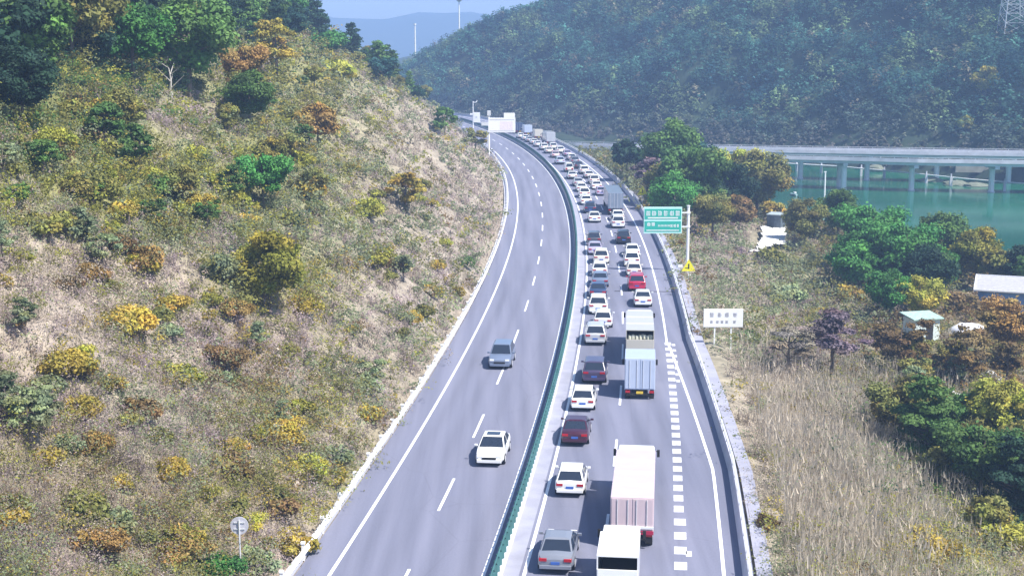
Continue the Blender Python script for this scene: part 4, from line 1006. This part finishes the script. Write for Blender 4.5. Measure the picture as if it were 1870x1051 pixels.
# each plant that only fills a wood is told apart by where it stands to something easy to find
MARKS = [(345, 95, "large mid-green tree"), (45, 175, "dark green tree at the left edge"), (442, 132, "orange-gold tree"), (580, 238, "lone orange-brown tree"), (480, 335, "deep green tree mid-slope"),
 (365, 375, "yellow bush by the dark gap"), (235, 598, "wide bright yellow bush"), (118, 668, "rounded yellow bush"), (175, 818, "lower left orange bush"), (308, 858, "small gold bush"), (175, 990, "rusty bush at bottom left"), (413, 985, "round grey sign"), (405, 655, "rust-brown bush"), (505, 790, "yellow-brown bush"), (560, 852, "bush next to the guard rail"), (680, 480, "small lone yellow-green bush"), (150, 752, "dull yellow bush"), (165, 505, "orange bush on the grey patch"), (742, 355, "yellow leaning tree"), (495, 510, "big yellow-green tree"), (165, 345, "olive-yellow bush at left"), (300, 345, "sage-green bush"), (150, 55, "olive-brown round tree"), (245, 95, "bright green tree at upper left"),
 (60, 60, "curved pale trunk"), (246, 25, "pale trunk at the top edge"), (505, 100, "tall golden-brown tree"), (517, 35, "slim pale trunk"), (600, 80, "bright green crest tree"), (812, 225, "green tree on the slope's shoulder"),
 (764, 60, "short white mast"), (668, 385, "wide yellow-green bush"), (95, 260, "yellow-green bush near the left edge"), (455, 192, "green bush under the orange-gold tree"), (1262, 330, "mid-green grove tree"), (1385, 345, "rounded olive tree by the river"),
 (1235, 375, "tree above the green sign"), (1148, 290, "small dark tree by the parapet"), (1225, 285, "rounded green grove tree"), (1345, 300, "olive-yellow grove tree"), (1418, 415, "grey hut"), (1590, 440, "large deep green tree"), (1715, 455, "mid-green thicket tree"),
 (1780, 478, "yellow-green thicket tree"), (1625, 545, "bright green tree by the thicket"), (1840, 540, "blue-walled house"), (1770, 605, "white tarpaulin"), (1686, 600, "whitish shed"), (1640, 765, "olive tree by the rocks"), (1830, 770, "yellow-green tree at the right edge"),
 (1725, 728, "white rocks"), (1690, 800, "flat-topped tree"), (1690, 995, "yellow-leaved bush"), (1140, 252, "far end of the bridge"), (1505, 340, "slim white river pole"), (690, 95, "sky gap's left edge")]
def autolabel():
    from collections import defaultdict
    by = defaultdict(list)
    for o, w_, px, py in AUTO:
        d, mx, my, t = min((math.hypot(px - mx, (py - my) * 1.3), mx, my, t) for mx, my, t in MARKS)
        dx, dy = px - mx, (py - my) * 1.3; h = 'left' if dx < 0 else 'right'; v = 'above' if dy < 0 else 'below'
        rel = (h + ' of') if abs(dx) > 2.2 * abs(dy) else (v if abs(dy) > 2.2 * abs(dx) else v + ' and ' + h + ' of')
        by[(w_, rel, t)].append((d, o))
    for (w_, rel, t), q in by.items():
        q.sort(key=lambda e: e[0])
        for k, (d, o) in enumerate(q):
            o['label'] = ("%s %s the %s" % (w_, rel, t)) if len(q) == 1 else ("%s %s %s the %s" % ( ['nearest', 'second', 'third', 'fourth', 'fifth', 'sixth', 'seventh', 'eighth', 'ninth', 'tenth', 'eleventh', 'twelfth'][min(k, 11)], w_, rel, t))
autolabel()
# ------------------------------------------------------------------ bridge over the river
def bridge(name, pts, wid, ztop, label, piers, pr=.68, group="bridge carriageways over the river"):
    x0, y0 = pts[0]; o = empty(name, (x0, y0, ztop)); XS = np.array([p[0] for p in pts]); YSs = np.array([p[1] for p in pts])
    xs = np.arange(XS[0], XS[-1] + .1, 3.0)
    f = lambda x: float(np.interp(x, XS, YSs))
    def sweep(prof, mb):
        rings = []
        for x in xs:
            rings.append([(x, f(x) + a, z) for a, z in prof])
        mb.loft(rings)
    ds = ztop - .95
    mb = MB(); sweep([(0, ds - .25), (wid, ds - .25), (wid, ds), (0, ds)], mb); part_world(mb, "deck", M_BRID, o)
    mb = MB(); sweep([(.35, ds + .004), (wid - .35, ds + .004), (wid - .35, ds + .03), (.35, ds + .03)], mb); part_world(mb, "road_surface", mat("worn_asphalt", (.10, .11, .13), .9, vary=.15, scale=.4), o)
    mb = MB()
    for a in (1.0, wid / 2, wid - 1.0): sweep([(a - .4, ds - 1.0), (a + .4, ds - 1.0), (a + .5, ds - .26), (a - .5, ds - .26)], mb)
    part_world(mb, "girders", M_BRID, o)
    for a in ((-.02, wid - .22) if y0 > 360 else (-.02,)):
        mb = MB(); sweep([(a, ds - .3), (a + .24, ds - .3), (a + .2, ztop - .35), (a + .04, ztop - .35)], mb); part_world(mb, "parapet", M_PARA, o)
        mb = MB(); sweep([(a + .05, ztop - .12), (a + .18, ztop - .12), (a + .18, ztop), (a + .05, ztop)], mb)
        for x in np.arange(XS[0] + 1, XS[-1], 3.0): mb.box((x, f(x) + a + .12, ztop - .24), (.14, .1, .26))
        part_world(mb, "hand_rail", M_GALV, o)
    tag(o, label, "bridge", group)
    for px in piers:
        x = px; y = f(px)
        mb = MB(); mb.box((0, wid / 2, -.36), (1.1, wid - 1.0, .7)); q = empty("bridge_pier", (x, y, ds - 1.01)); mb.build("cap_beam", M_BRID, q, bevel=.05)
        for a in ((1.9, wid - 1.9) if abs(px - 80.5) < .1 else (wid / 2,)):
            mb = MB(); mb.tube((0, a, -.715), (0, a, -(ds - 1.01) - 12.0 + 0 if False else -(ds - 1.01 + 12.5)), pr, n=16); mb.build("column", mat("pier_concrete", (.74, .74, .76), .8, vary=.08, scale=.6), q, smooth=False)
            mb = MB(); mb.tube((0, a, -(ds - 1.01 + 9.5) + .0 + .25), (0, a, -(ds - 1.01 + 9.5) - 1.4), pr * 1.25, n=16); mb.build("footing", M_BRID, q)
        yield q
near = [(36, 350.5), (62, 347), (80, 342.5), (96, 336.5), (114, 333.5), (140, 329), (190, 320)]
far = [(12, 386), (31, 378), (75, 366.5), (109, 359.5), (150, 351), (200, 341)]
NP = [61, 80.5, 96, 114.2, 132]; FP = [57, 75.3, 91.8, 108.8, 126]
wordn = ["near-carriageway pier hidden partly by the grove's trees", "near-carriageway pier left of the middle, paired close to a far one", "pale near-carriageway pier at the middle of the bridge", "near-carriageway pier close to the right edge", "near-carriageway pier past the right edge"]
for q, t in zip(bridge("road_bridge", near, 8.5, -1.15, "nearer pale concrete carriageway of the road bridge over the green river", NP), wordn): tag(q, t, "bridge pier", "piers of the road bridge")
wordf = ["far-carriageway pier behind the grove's edge", "leftmost clearly seen far-carriageway pier", "bright far-carriageway pier left of the middle", "far-carriageway pier standing at the opposite bank", "far-carriageway pier on the bank at the right"]
for q, t in zip(bridge("road_bridge", far, 8.5, -1.2, "farther pale concrete carriageway of the road bridge, behind the nearer one", FP), wordf): tag(q, t, "bridge pier", "piers of the road bridge")
# pipeline on short posts along the opposite bank
pts = [ray(px, py, -7.4) for px, py in ((1415, 297), (1525, 303), (1665, 316), (1760, 326), (1880, 336))]
o = empty("pipeline", pts[0]); mb = MB()
for a, b in zip(pts[:-1], pts[1:]): mb.tube(a, b, .16, n=8)
part_world(mb, "pipe", M_WHITE, o)
for px, py in ((1455, 299), (1500, 301.5), (1573, 307), (1615, 311), (1692, 319), (1737, 324), (1835, 333)):
    p = ray(px, py, -7.4); mb = MB(); mb.box((p[0], p[1], -7.6), (.3, .3, 2.2)); mb.box((p[0], p[1], -8.4), (.6, .6, 2.4)); part_world(mb, "post", M_PARA, o)
tag(o, "thin white pipe on short posts running along the opposite river bank", "pipeline")
# pale rocks and walls on the opposite bank under the bridge
def rock(px, py, rx, rz_, lab, m=None, zz=None, grp="pale rocks on the opposite bank"):
    p = ray(px, py) if zz is None else ray(px, py, zz); rr = np.random.default_rng(int(px)); mb = MB(); n = 9; rings = []
    for k, (s, z) in enumerate(((1.0, -.5), (1.08, .0), (.85, .5), (.45, .85), (.1, 1.0))):
        rings.append([(math.cos(t) * rx * s * rr.uniform(.75, 1.2), math.sin(t) * rx * .8 * s * rr.uniform(.75, 1.2), z * rz_ * rr.uniform(.85, 1.1)) for t in np.linspace(0, 6.283, n, endpoint=False)])
    mb.loft(rings); q = mb.build("rock", (mat("white_rock", (.6, .62, .62), .9, vary=.2, scale=1.5) if "white" in lab else None) or mat("pale_rock", (.15, .17, .13), .9, vary=.25, scale=1.5, bump=.4)); q.location = p; tag(q, lab, "rock", grp)
rock(1700, 330, 3.0, 1.1, "grey-green rock by the water left of the third pier", zz=-9.3); rock(1745, 336, 3.6, 1.0, "grey-green rock by the water beneath the pipe's middle", zz=-9.4)
rock(1780, 339, 3.2, .9, "grey-green rock by the water left of the right-hand pier", zz=-9.4); rock(1600, 308, 2.6, 1.2, "grey-green rock far back under the bridge's middle", zz=-8.8)
rock(1725, 728, 1.5, 1.0, "larger white rock behind the dark trunk in the lower right", grp="white rocks on the right slope"); rock(1752, 736, 1.1, .8, "white rock just right of the larger one", grp="white rocks on the right slope")
rock(1808, 690, 1.0, .7, "white rock near the right edge above the yellow-green tree", grp="white rocks on the right slope")
mb = MB(); a = ray(1745, 306, -6.6); b = ray(1880, 303, -6.0)
mb.box(((a[0] + b[0]) / 2, (a[1] + b[1]) / 2, -6.6), (math.hypot(b[0] - a[0], b[1] - a[1]), .6, 2.4), rz=math.atan2(b[1] - a[1], b[0] - a[0])); q = mb.build("retaining_wall", mat("old_wall", (.30, .31, .29), .9, vary=.25, scale=.5)); tag(q, "low pale retaining wall on the opposite bank seen beneath the bridge", "wall")
# white pole and small boat on the river
p = ray(1505, 372, -9.2); mb = MB(); mb.tube((0, 0, -2), (0, 0, 6.9), .22, .17, 10); mb2 = MB(); mb2.box((0, 0, 7.0), (.5, .4, .22))
o = empty("white_pole", p); mb.build("shaft", M_WHITE, o); mb2.build("cap", M_WHITE, o); tag(o, "slim white pole standing in the river in front of the bridge", "pole")
p = ray(1449, 357, WATER_Z); o = empty("small_boat", (p[0], p[1], WATER_Z), .3); mb = MB()
mb.loft([[(x * w_, y, z) for x, z in ((-.2, 0), (-.55, .45), (.55, .45), (.2, 0))] for y, w_ in ((-1.5, .6), (-.8, .8), (.5, .8), (1.4, .25))]); mb.build("hull", mat("pale_hull", (.30, .44, .44), .5), o)
mb = MB(); mb.box((0, -.6, .75), (.6, .7, .35)); mb.build("cabin", M_GALV, o, bevel=.04); tag(o, "tiny pale boat on the river left of the bridge piers", "boat")

# ------------------------------------------------------------------ signs beside the road
# large green direction sign on a tall pole
bx, by = 20.1, 161.0; o = empty("direction_sign", (bx, by, -.4), 0); H = 7.9
mb = MB(); mb.tube((0, 0, -.6), (0, 0, H), .19, .15, 14); mb.tube((0, 0, H), (0, 0, H + .12), .2, .2, 14); mb.box((0, 0, -.1), (.8, .8, .3)); mb.build("pole", M_WHITE, o)
bw, bh, zc = 4.35, 3.05, 6.35
mb = MB(); mb.box((-.75 - bw / 2, -.25, zc), (bw, .06, bh)); q = mb.build("board", M_SIGNP, o, bevel=.02)
mb = MB(); mb.box((-.75 - bw / 2, -.29, zc + .70), (bw - .2, .02, 1.2)); mb.box((-.75 - bw / 2, -.29, zc - .72), (bw - .2, .02, 1.22)); mb.build("green_field", M_GREEN, q)
mb = MB(); cx = -.75 - bw / 2
def glyph(mb, x, z, w, h, seed, y=-.305, t=.055):
    r = random.Random(seed)
    for k in range(3): mb.box((x, y, z - h / 2 + h * (k + .4) / 3), (w * r.choice((.7, .9, 1)), .012, t))
    for k in range(r.choice((2, 3))): mb.box((x - w / 2 + w * (k + .5) / 3 + r.uniform(-.02, .02), y - .002, z), (t, .012, h * r.choice((.7, .9, 1))))
for k in range(6): glyph(mb, cx - 1.68 + k * .67, zc + .80, .5, .62, k)
mb.build("lettering", M_WHITE, q)
mb = MB(); mb.box((cx, -.305, zc + .27), (bw - .9, .012, .14))
for k in range(2): glyph(mb, cx - 1.6 + k * .5, zc - .45, .38, .42, 20 + k)
for k in range(9): mb.box((cx - .3 + k * .16 - .2, -.305, zc - .62), (.07, .012, .22))
for k in range(3): glyph(mb, cx + 1.0 + k * .36, zc - .62, .28, .36, 30 + k, t=.04)
mb.box((cx, -.305, zc - 1.15), (bw - .6, .012, .10)); mb.build("lettering", M_WHITE, q)
for z in (zc + .85, zc - .75):
    mb = MB(); mb.box((-.55, -.16, z), (1.3, .12, .14)); mb.tube((0, 0, z - .12), (0, 0, z + .12), .23, n=12); mb.build("bracket", M_WHITE, o)
tag(o, "large green direction sign on a tall white pole beside the parapet", "road sign")
def triangle_sign(px, py, base_py, s, lab, at=None):
    x, y, z = at or ray(px, base_py); o = empty("warning_sign", (x, y, z)); d = y * math.cos(TILT) + (CAM_H - z) * math.sin(TILT); zc = (base_py - py) * d / FPX if at is None else 2.5
    mb = MB(); mb.tube((0, 0, -.3), (0, 0, zc + s * .4), .05, n=8); mb.build("pole", M_WHITE, o)
    tri = lambda k, yy: [(-k * .58, yy, zc - k * .38), (k * .58, yy, zc - k * .38), (0, yy, zc + k * .62)]
    mb = MB(); mb.add(tri(s, -.07) + tri(s, -.10), [(0, 1, 2), (5, 4, 3), (0, 3, 4, 1), (1, 4, 5, 2), (2, 5, 3, 0)]); b = mb.build("plate", M_YELL, o)
    mb = MB(); mb.box((0, -.112, zc + .02 * s), (.1 * s, .012, .42 * s)); mb.box((-.16 * s, -.112, zc - .12 * s), (.3 * s, .012, .07)); mb.build("symbol", M_BLK, b)
    tag(o, lab, "road sign", "yellow triangular warning signs")
triangle_sign(1257, 487, 512, 1.35, "bright yellow warning triangle in front of the tall white sign pole")
triangle_sign(1169, 351, 372, 1.45, "yellow warning triangle beside the parapet next to the tall grey lorry", at=(float(off(226, 12.3)[0]), 226.0, -.1))
x, y, z = ray(1240, 500); o = empty("marker_plate", (x, y, z)); mb = MB(); mb.tube((0, 0, -.2), (0, 0, .9), .03, n=6); mb.build("post", M_GALV, o); mb = MB(); mb.box((0, -.04, .85), (.75, .03, .38)); mb.build("plate", M_WHITE, o); tag(o, "small blank white marker plate just left of the nearer yellow triangle", "marker")
# white two-legged board
o = empty("signboard", (18.45, 121.8, -1.0)); mb = MB(); mb.box((0, 0, 3.25), (3.45, .08, 1.62)); b = mb.build("board", M_WHITE, o, bevel=.02)
for s in (-1, 1):
    mb = MB(); mb.box((s * .72 - .0, .08, 1.9), (.12, .1, 4.1)); mb.build("leg", M_WHITE, o)
mb = MB()
for k, x in enumerate((-1.0, -.33, .3, 1.02)): glyph(mb, x, 3.55, .34, .38, 40 + k, y=-.05, t=.05)
for k, x in enumerate((-1.02, -.5, -.1, .3, .98)): glyph(mb, x, 2.92, .24, .26, 50 + k, y=-.05, t=.03)
mb.build("lettering", M_INK, b); tag(o, "white signboard with faded grey lettering on two legs beside the parapet", "signboard")
# round sign seen from behind
o = empty("round_sign", (-12.85, 64.0, float(T(-12.85, 64.0)))); zc = 3.6 - o.location.z
mb = MB(); mb.tube((0, .05, zc), (0, .09, zc), .43, n=28); b = mb.build("disc", mat("grey_back", (.50, .50, .56), .5), o); mb = MB(); mb.tube((0, 0, -.5), (0, 0, zc + .3), .04, n=8); mb.build("post", M_GALV, o)
mb = MB(); mb.box((0, .03, zc - .16), (.5, .03, .05)); mb.box((0, .03, zc + .16), (.5, .03, .05)); mb.build("bracket", M_GALV, o)
tag(o, "round grey sign seen from behind on a thin post at the lower left", "road sign")
# gantry with white boards over the far bend
o = empty("gantry_sign", (-5.2, 322, 0)); 
mb = MB(); mb.tube((0, 0, -.3), (0, 0, 9.6), .22, .18, 12); mb.build("pole", M_WHITE, o)
mb = MB(); mb.box((2.9, -.2, 7.3), (6.1, .25, 3.3)); b = mb.build("board", M_WHITE, o, bevel=.04)
mb = MB(); mb.box((3.9, -.335, 7.2), (2.9, .02, 1.9)); mb.build("panel", mat("pinkish_panel", (.78, .70, .74), .5), b)
mb = MB(); mb.box((2.9, -.335, 6.0), (5.6, .02, .10)); mb.box((2.9, -.335, 8.5), (5.6, .02, .10)); mb.build("seam", M_INK, b)
mb = MB(); mb.box((4.6, -.2, 9.5), (2.5, .25, 1.08)); mb.build("upper_board", M_WHITE, o, bevel=.03)
mb = MB(); mb.box((0, -.1, 10.0), (.8, .5, 1.1)); mb.build("camera_box", M_GALV, o, bevel=.05)
mb = MB(); mb.box((2.7, .05, 8.3), (5.4, .16, .2)); mb.box((2.7, .05, 6.4), (5.4, .16, .2)); mb.box((-.9, 0, 7.6), (1.6, .7, .8)); mb.build("arm", M_GALV, o)
tag(o, "white gantry sign with stacked boards over the oncoming carriageway at the far bend", "gantry sign")
x, y, z = ray(864, 238); o = empty("sign_mast", (x, y, z)); sc = y / FPX * 1.01
mb = MB(); mb.tube((0, 0, -.5), (0, 0, 52 * sc), .18, .12, 10); mb.build("pole", M_WHITE, o)
mb = MB(); mb.tube((0, 0, 50 * sc), (6 * sc, 0, 50 * sc), .1, n=8); mb.tube((6 * sc, 0, 50 * sc), (7.5 * sc, 0, 54 * sc), .12, n=8); mb.build("arm", M_WHITE, o)
mb = MB(); mb.box((6.5 * sc, -.1, 23 * sc), (12 * sc, .18, 18 * sc)); b = mb.build("board", M_WHITE, o, bevel=.05); mb = MB(); mb.tube((6 * sc, -.21, 23.5 * sc), (6 * sc, -.24, 23.5 * sc), .35, n=14); mb.build("symbol", M_GALV, b)
mb = MB(); mb.box((-3 * sc, 0, 29 * sc), (5 * sc, .3, 3 * sc)); mb.build("side_box", M_WHITE, o); tag(o, "tall white mast with a sign board and curved arm at the tip of the slope", "sign mast")
# thin posts at the bend
for px, py, hh, lab in ((891, 268, 2.6, "short white post at the guard rail below the gantry"),):
    x, y, z = ray(px, py, 0); mb = MB(); mb.tube((0, 0, -.2), (0, 0, hh), .12, n=8); mb.box((0, 0, hh), (.5, .4, .4)); q = mb.build("white_post", M_WHITE); q.location = (x, y, 0); tag(q, lab, "post")
# masts on the mountain and pylon
def mast(px, base, top, yy, r, head, lab):
    d = yy; X = (px - 935) / FPX * d * 1.02; zb = float(T(X, yy)); zt = CAM_H - (top - 74) / FPX * d; o = empty("mast", (X, yy, zb))
    mb = MB(); mb.tube((0, 0, -1), (0, 0, zt - zb), r, r * .6, 10); mb.build("shaft", M_WHITE, o)
    if head:
        mb = MB(); mb.tube((0, 0, zt - zb - 1), (0, 0, zt - zb + .4), r, r * 6, 12); mb.tube((0, 0, zt - zb + .4), (0, 0, zt - zb + 1.4), r * 6, r * 5, 12); mb.build("head", M_WHITE, o)
    else:
        mb = MB(); mb.tube((0, 0, zt - zb), (0, 0, zt - zb + .8), r * 1.3, n=8); mb.build("cap", M_WHITE, o)
    tag(o, lab, "mast", "white masts on the skyline")
mast(842, 75, 2, 640, .38, True, "tall white mast with a wide head on the mountain's left shoulder")
mast(764, 70, 47, 760, .55, False, "short white mast alone against the sky gap")
def pylon(px, base_py, wpx):
    x, y, z = ray(px, base_py); o = empty("pylon", (x, y, z)); m = mat("pylon_steel", (.50, .54, .58), .5, .4); Hh = 34.0; w0 = wpx / FPX * y; mb = MB()
    W = lambda h: w0 * (1 - h / Hh) ** .8 * .95 + .6; lev = [0, 3.2, 6, 8.6, 11, 13.2, 15.2, 17.1, 19, 21, 23, 25, 27, 29, 31, 34]
    c4 = lambda h: [Vector((sx * W(h) / 2, sy * W(h) / 2, h)) for sx, sy in ((-1, -1), (1, -1), (1, 1), (-1, 1))]
    legs = MB()
    for a, b in zip(lev[:-1], lev[1:]):
        A, B = c4(a), c4(b)
        for k in range(4):
            legs.tube(A[k], B[k], .17, n=5, cap=False); j = (k + 1) % 4
            mb.tube(A[k], B[j], .09, n=4, cap=False); mb.tube(A[j], B[k], .09, n=4, cap=False); mb.tube(B[k], B[j], .09, n=4, cap=False)
    legs.build("legs", m, o); mb.build("lattice", m, o)
    for h in (22, 27, 32):
        mb = MB()
        for s in (-1, 1):
            for yy in (-.5, .5): mb.tube((0, yy, h), (s * 6, 0, h + .3), .09, n=4); mb.tube((0, yy, h + 1.4), (s * 6, 0, h + .3), .08, n=4)
        mb.build("cross_arm", m, o)
    tag(o, "grey lattice electricity pylon on the mountainside at the top right corner", "pylon")
pylon(1848, 64, 40)

# ------------------------------------------------------------------ hut, farm buildings, tarpaulin
def roofed(o, w, d, h, wallm, roofm, rise, over=.35):
    mb = MB()
    for s in (-1, 1):
        mb.box((s * (w / 2 - .06), 0, h / 2), (.12, d - .24, h))
    mb.box((0, -d / 2 + .06, h / 2), (w, .12, h)); mb.box((0, d / 2 - .06, h / 2 + .0), (w, .12, h)); wl_ = mb.build("wall", wallm, o)
    a, b, y0, y1 = -w / 2 - over, w / 2 + over, -d / 2 - over, d / 2 + over
    mb = MB(); q = [(a, y0, h + .02), (b, y0, h + .02), (b, y1, h + .02 + rise), (a, y1, h + .02 + rise)]; mb.add(q + [(x, y, z + .12) for x, y, z in q], [(3, 2, 1, 0), (4, 5, 6, 7), (0, 1, 5, 4), (1, 2, 6, 5), (2, 3, 7, 6), (3, 0, 4, 7)]); return wl_, mb.build("roof", roofm, o)
M_HUT = mat("hut_wall", (.10, .13, .16), .7, vary=.2); M_TIN = mat("tin_roof", (.42, .50, .52), .5, .2, vary=.15)
x, y, z = ray(1419, 428); o = empty("hut", (x, y + 1.2, z + .8), R(-28)); w_, r_ = roofed(o, 2.3, 2.4, 2.1, M_HUT, M_TIN, .15, .1)
mb = MB(); mb.box((-.3, -1.225, .95), (.8, .04, 1.8)); mb.build("door", mat("hut_door", (.06, .08, .10), .6), o); mb = MB(); mb.box((1.17, .2, 1.2), (.04, .9, .7)); mb.build("window", M_GLASS, o)
tag(o, "small dark grey hut on a pale concrete yard by the river", "hut")
def patch(name, poly, m, lab=None, lift=.12, kind='structure'):
    P = [ray(px, py) for px, py in poly]; xs = [p[0] for p in P]; ys = [p[1] for p in P]; st = .4; V = []; F = []; idx = {}
    def ins(x, y):
        c = False; n = len(P)
        for i in range(n):
            x1, y1, x2, y2 = P[i][0], P[i][1], P[(i + 1) % n][0], P[(i + 1) % n][1]
            if (y1 > y) != (y2 > y) and x < (x2 - x1) * (y - y1) / (y2 - y1) + x1: c = not c
        return c
    gx = np.arange(min(xs), max(xs), st); gy = np.arange(min(ys), max(ys), st)
    for x in gx:
        for yv in gy:
            if ins(x + st / 2, yv + st / 2):
                q = []
                for a, b in ((x, yv), (x + st, yv), (x + st, yv + st), (x, yv + st)):
                    kx = (round(a, 3), round(b, 3))
                    if kx not in idx: idx[kx] = len(V); V.append((a, b, float(T(a, b)) + lift))
                    q.append(idx[kx])
                F.append(q)
    return tag(raw_mesh(name, np.array(V), np.array(F), m, smooth=True), lab, kind=kind)
M_YARD = mat("white_yard", (.72, .71, .70), .9, vary=.1, scale=.5)
patch("path", [(1390, 424), (1435, 426), (1434, 458), (1412, 458), (1392, 470), (1370, 474), (1384, 458), (1394, 445)], M_YARD, lift=1.0)
x, y, z = ray(1852, 578); o = empty("house", (x, y + 3, z), R(-20)); M_BLUE = mat("blue_wall", (.12, .22, .42), .7, vary=.15)
w_, r_ = roofed(o, 6.4, 5.0, 2.7, M_BLUE, mat("grey_roof", (.40, .40, .46), .6, vary=.15), .9, .45)
mb = MB()
for (a, b) in (((-3.66, -2.96), (3.66, -2.96)), ((-3.66, 2.96), (3.66, 2.96))):
    zz = 2.88 if a[1] < 0 else 3.78; mb.box((0, a[1], zz), (7.4, .14, .16))
mb.build("edge_trim", M_WHITE, r_)
for s in (-1, 1): 
    mb = MB(); mb.tube((s * 3.66, -2.95, 2.9), (s * 3.66, 2.95, 3.8), .08, n=6); mb.build("edge_trim", M_WHITE, r_)
mb = MB(); mb.box((-2.1, -2.53, 1.5), (.9, .06, .9)); wn_ = mb.build("window", M_GLASS, w_); mb = MB(); mb.box((-2.1, -2.56, 1.5), (.06, .04, .9)); mb.box((-2.1, -2.545, 1.99), (1.0, .06, .07)); mb.box((-2.1, -2.545, 1.01), (1.0, .06, .07)); mb.build("frame", M_WHITE, wn_)
mb = MB(); mb.box((-.6, -2.53, 1.0), (.85, .06, 1.95)); mb.build("door", mat("blue_door", (.30, .42, .58), .6), o)
tag(o, "single-storey house with blue walls and a pale sloping roof at the right edge", "house")
x, y, z = ray(1840, 572); o = empty("water_tank", (x - 1.5, y - .8, z)); mb = MB(); mb.tube((0, 0, -.2), (0, 0, 1.15), .5, n=16); mb.build("drum", mat("tank_blue", (.42, .62, .78), .4), o); mb = MB(); mb.tube((0, 0, 1.16), (0, 0, 1.28), .3, n=12); mb.build("lid", M_WHITE, o); tag(o, "pale blue water tank standing against the blue-walled house", "water tank")
x, y, z = ray(1686, 622); o = empty("shed", (x, y + 1, z), R(15)); w_, r_ = roofed(o, 3.0, 2.4, 2.3, mat("pale_shed", (.62, .72, .72), .7, vary=.2), mat("green_tin", (.36, .52, .47), .5, vary=.2), .3, .3)
mb = MB(); mb.box((.3, -1.23, 1.0), (.8, .05, 1.9)); mb.build("door", M_DARK, o); tag(o, "small whitish shed with a pale green roof on the right slope", "shed")
x, y, z = ray(1670, 620); mb = MB(); mb.tube((0, 0, -.1), (0, 0, 1.1), .55, n=14); mb.tube((0, 0, 1.1), (0, 0, 1.2), .45, .3, n=14); q = mb.build("barrel", mat("barrel_blue", (.50, .68, .88), .5)); q.location = (x, y, z); tag(q, "light blue barrel at the left corner of the whitish shed", "barrel")
x, y, z = ray(1768, 610); rr = np.random.default_rng(4); mb = MB(); n = 18; rings = []
for s, h in ((1, -.2), (.97, .35), (.8, .8), (.5, 1.1), (.15, 1.2)):
    rings.append([(math.cos(t) * 2.1 * s * (1 + .08 * math.sin(5 * t)) + rr.normal() * .03, math.sin(t) * 1.5 * s * (1 + .08 * math.cos(4 * t)), h + rr.normal() * .05) for t in np.linspace(0, 6.283, n, endpoint=False)])
mb.loft(rings); q = mb.build("tarpaulin", mat("white_tarp", (.76, .78, .86), .6, vary=.08, bump=.2), smooth=True); q.location = (x, y, z); tag(q, "white tarpaulin heaped over something right of the whitish shed", "tarpaulin")

# ------------------------------------------------------------------ air
mb = MB(); mb.box((0, 0, (210 + -14.6) / 2 + 85), (6900, 6900, 224.6 + 170)); hz = mb.build("haze", mat("unused_haze", (1, 1, 1)))
zc = (395 - 14.6) / 2
hz.data.materials.clear(); m = bpy.data.materials.new("haze"); m.use_nodes = True; n_ = m.node_tree.nodes; n_.remove(n_["Principled BSDF"])
v = n_.new("ShaderNodeVolumePrincipled"); v.inputs['Color'].default_value = HAZE_COL; v.inputs['Density'].default_value = HAZE_D; v.inputs['Anisotropy'].default_value = .0
m.node_tree.links.new(v.outputs[0], n_["Material Output"].inputs['Volume']); hz.data.materials.append(m)
for vtx in hz.data.vertices: vtx.co.z = -14.6 if vtx.co.z < 50 else 130
tag(hz, kind='stuff')
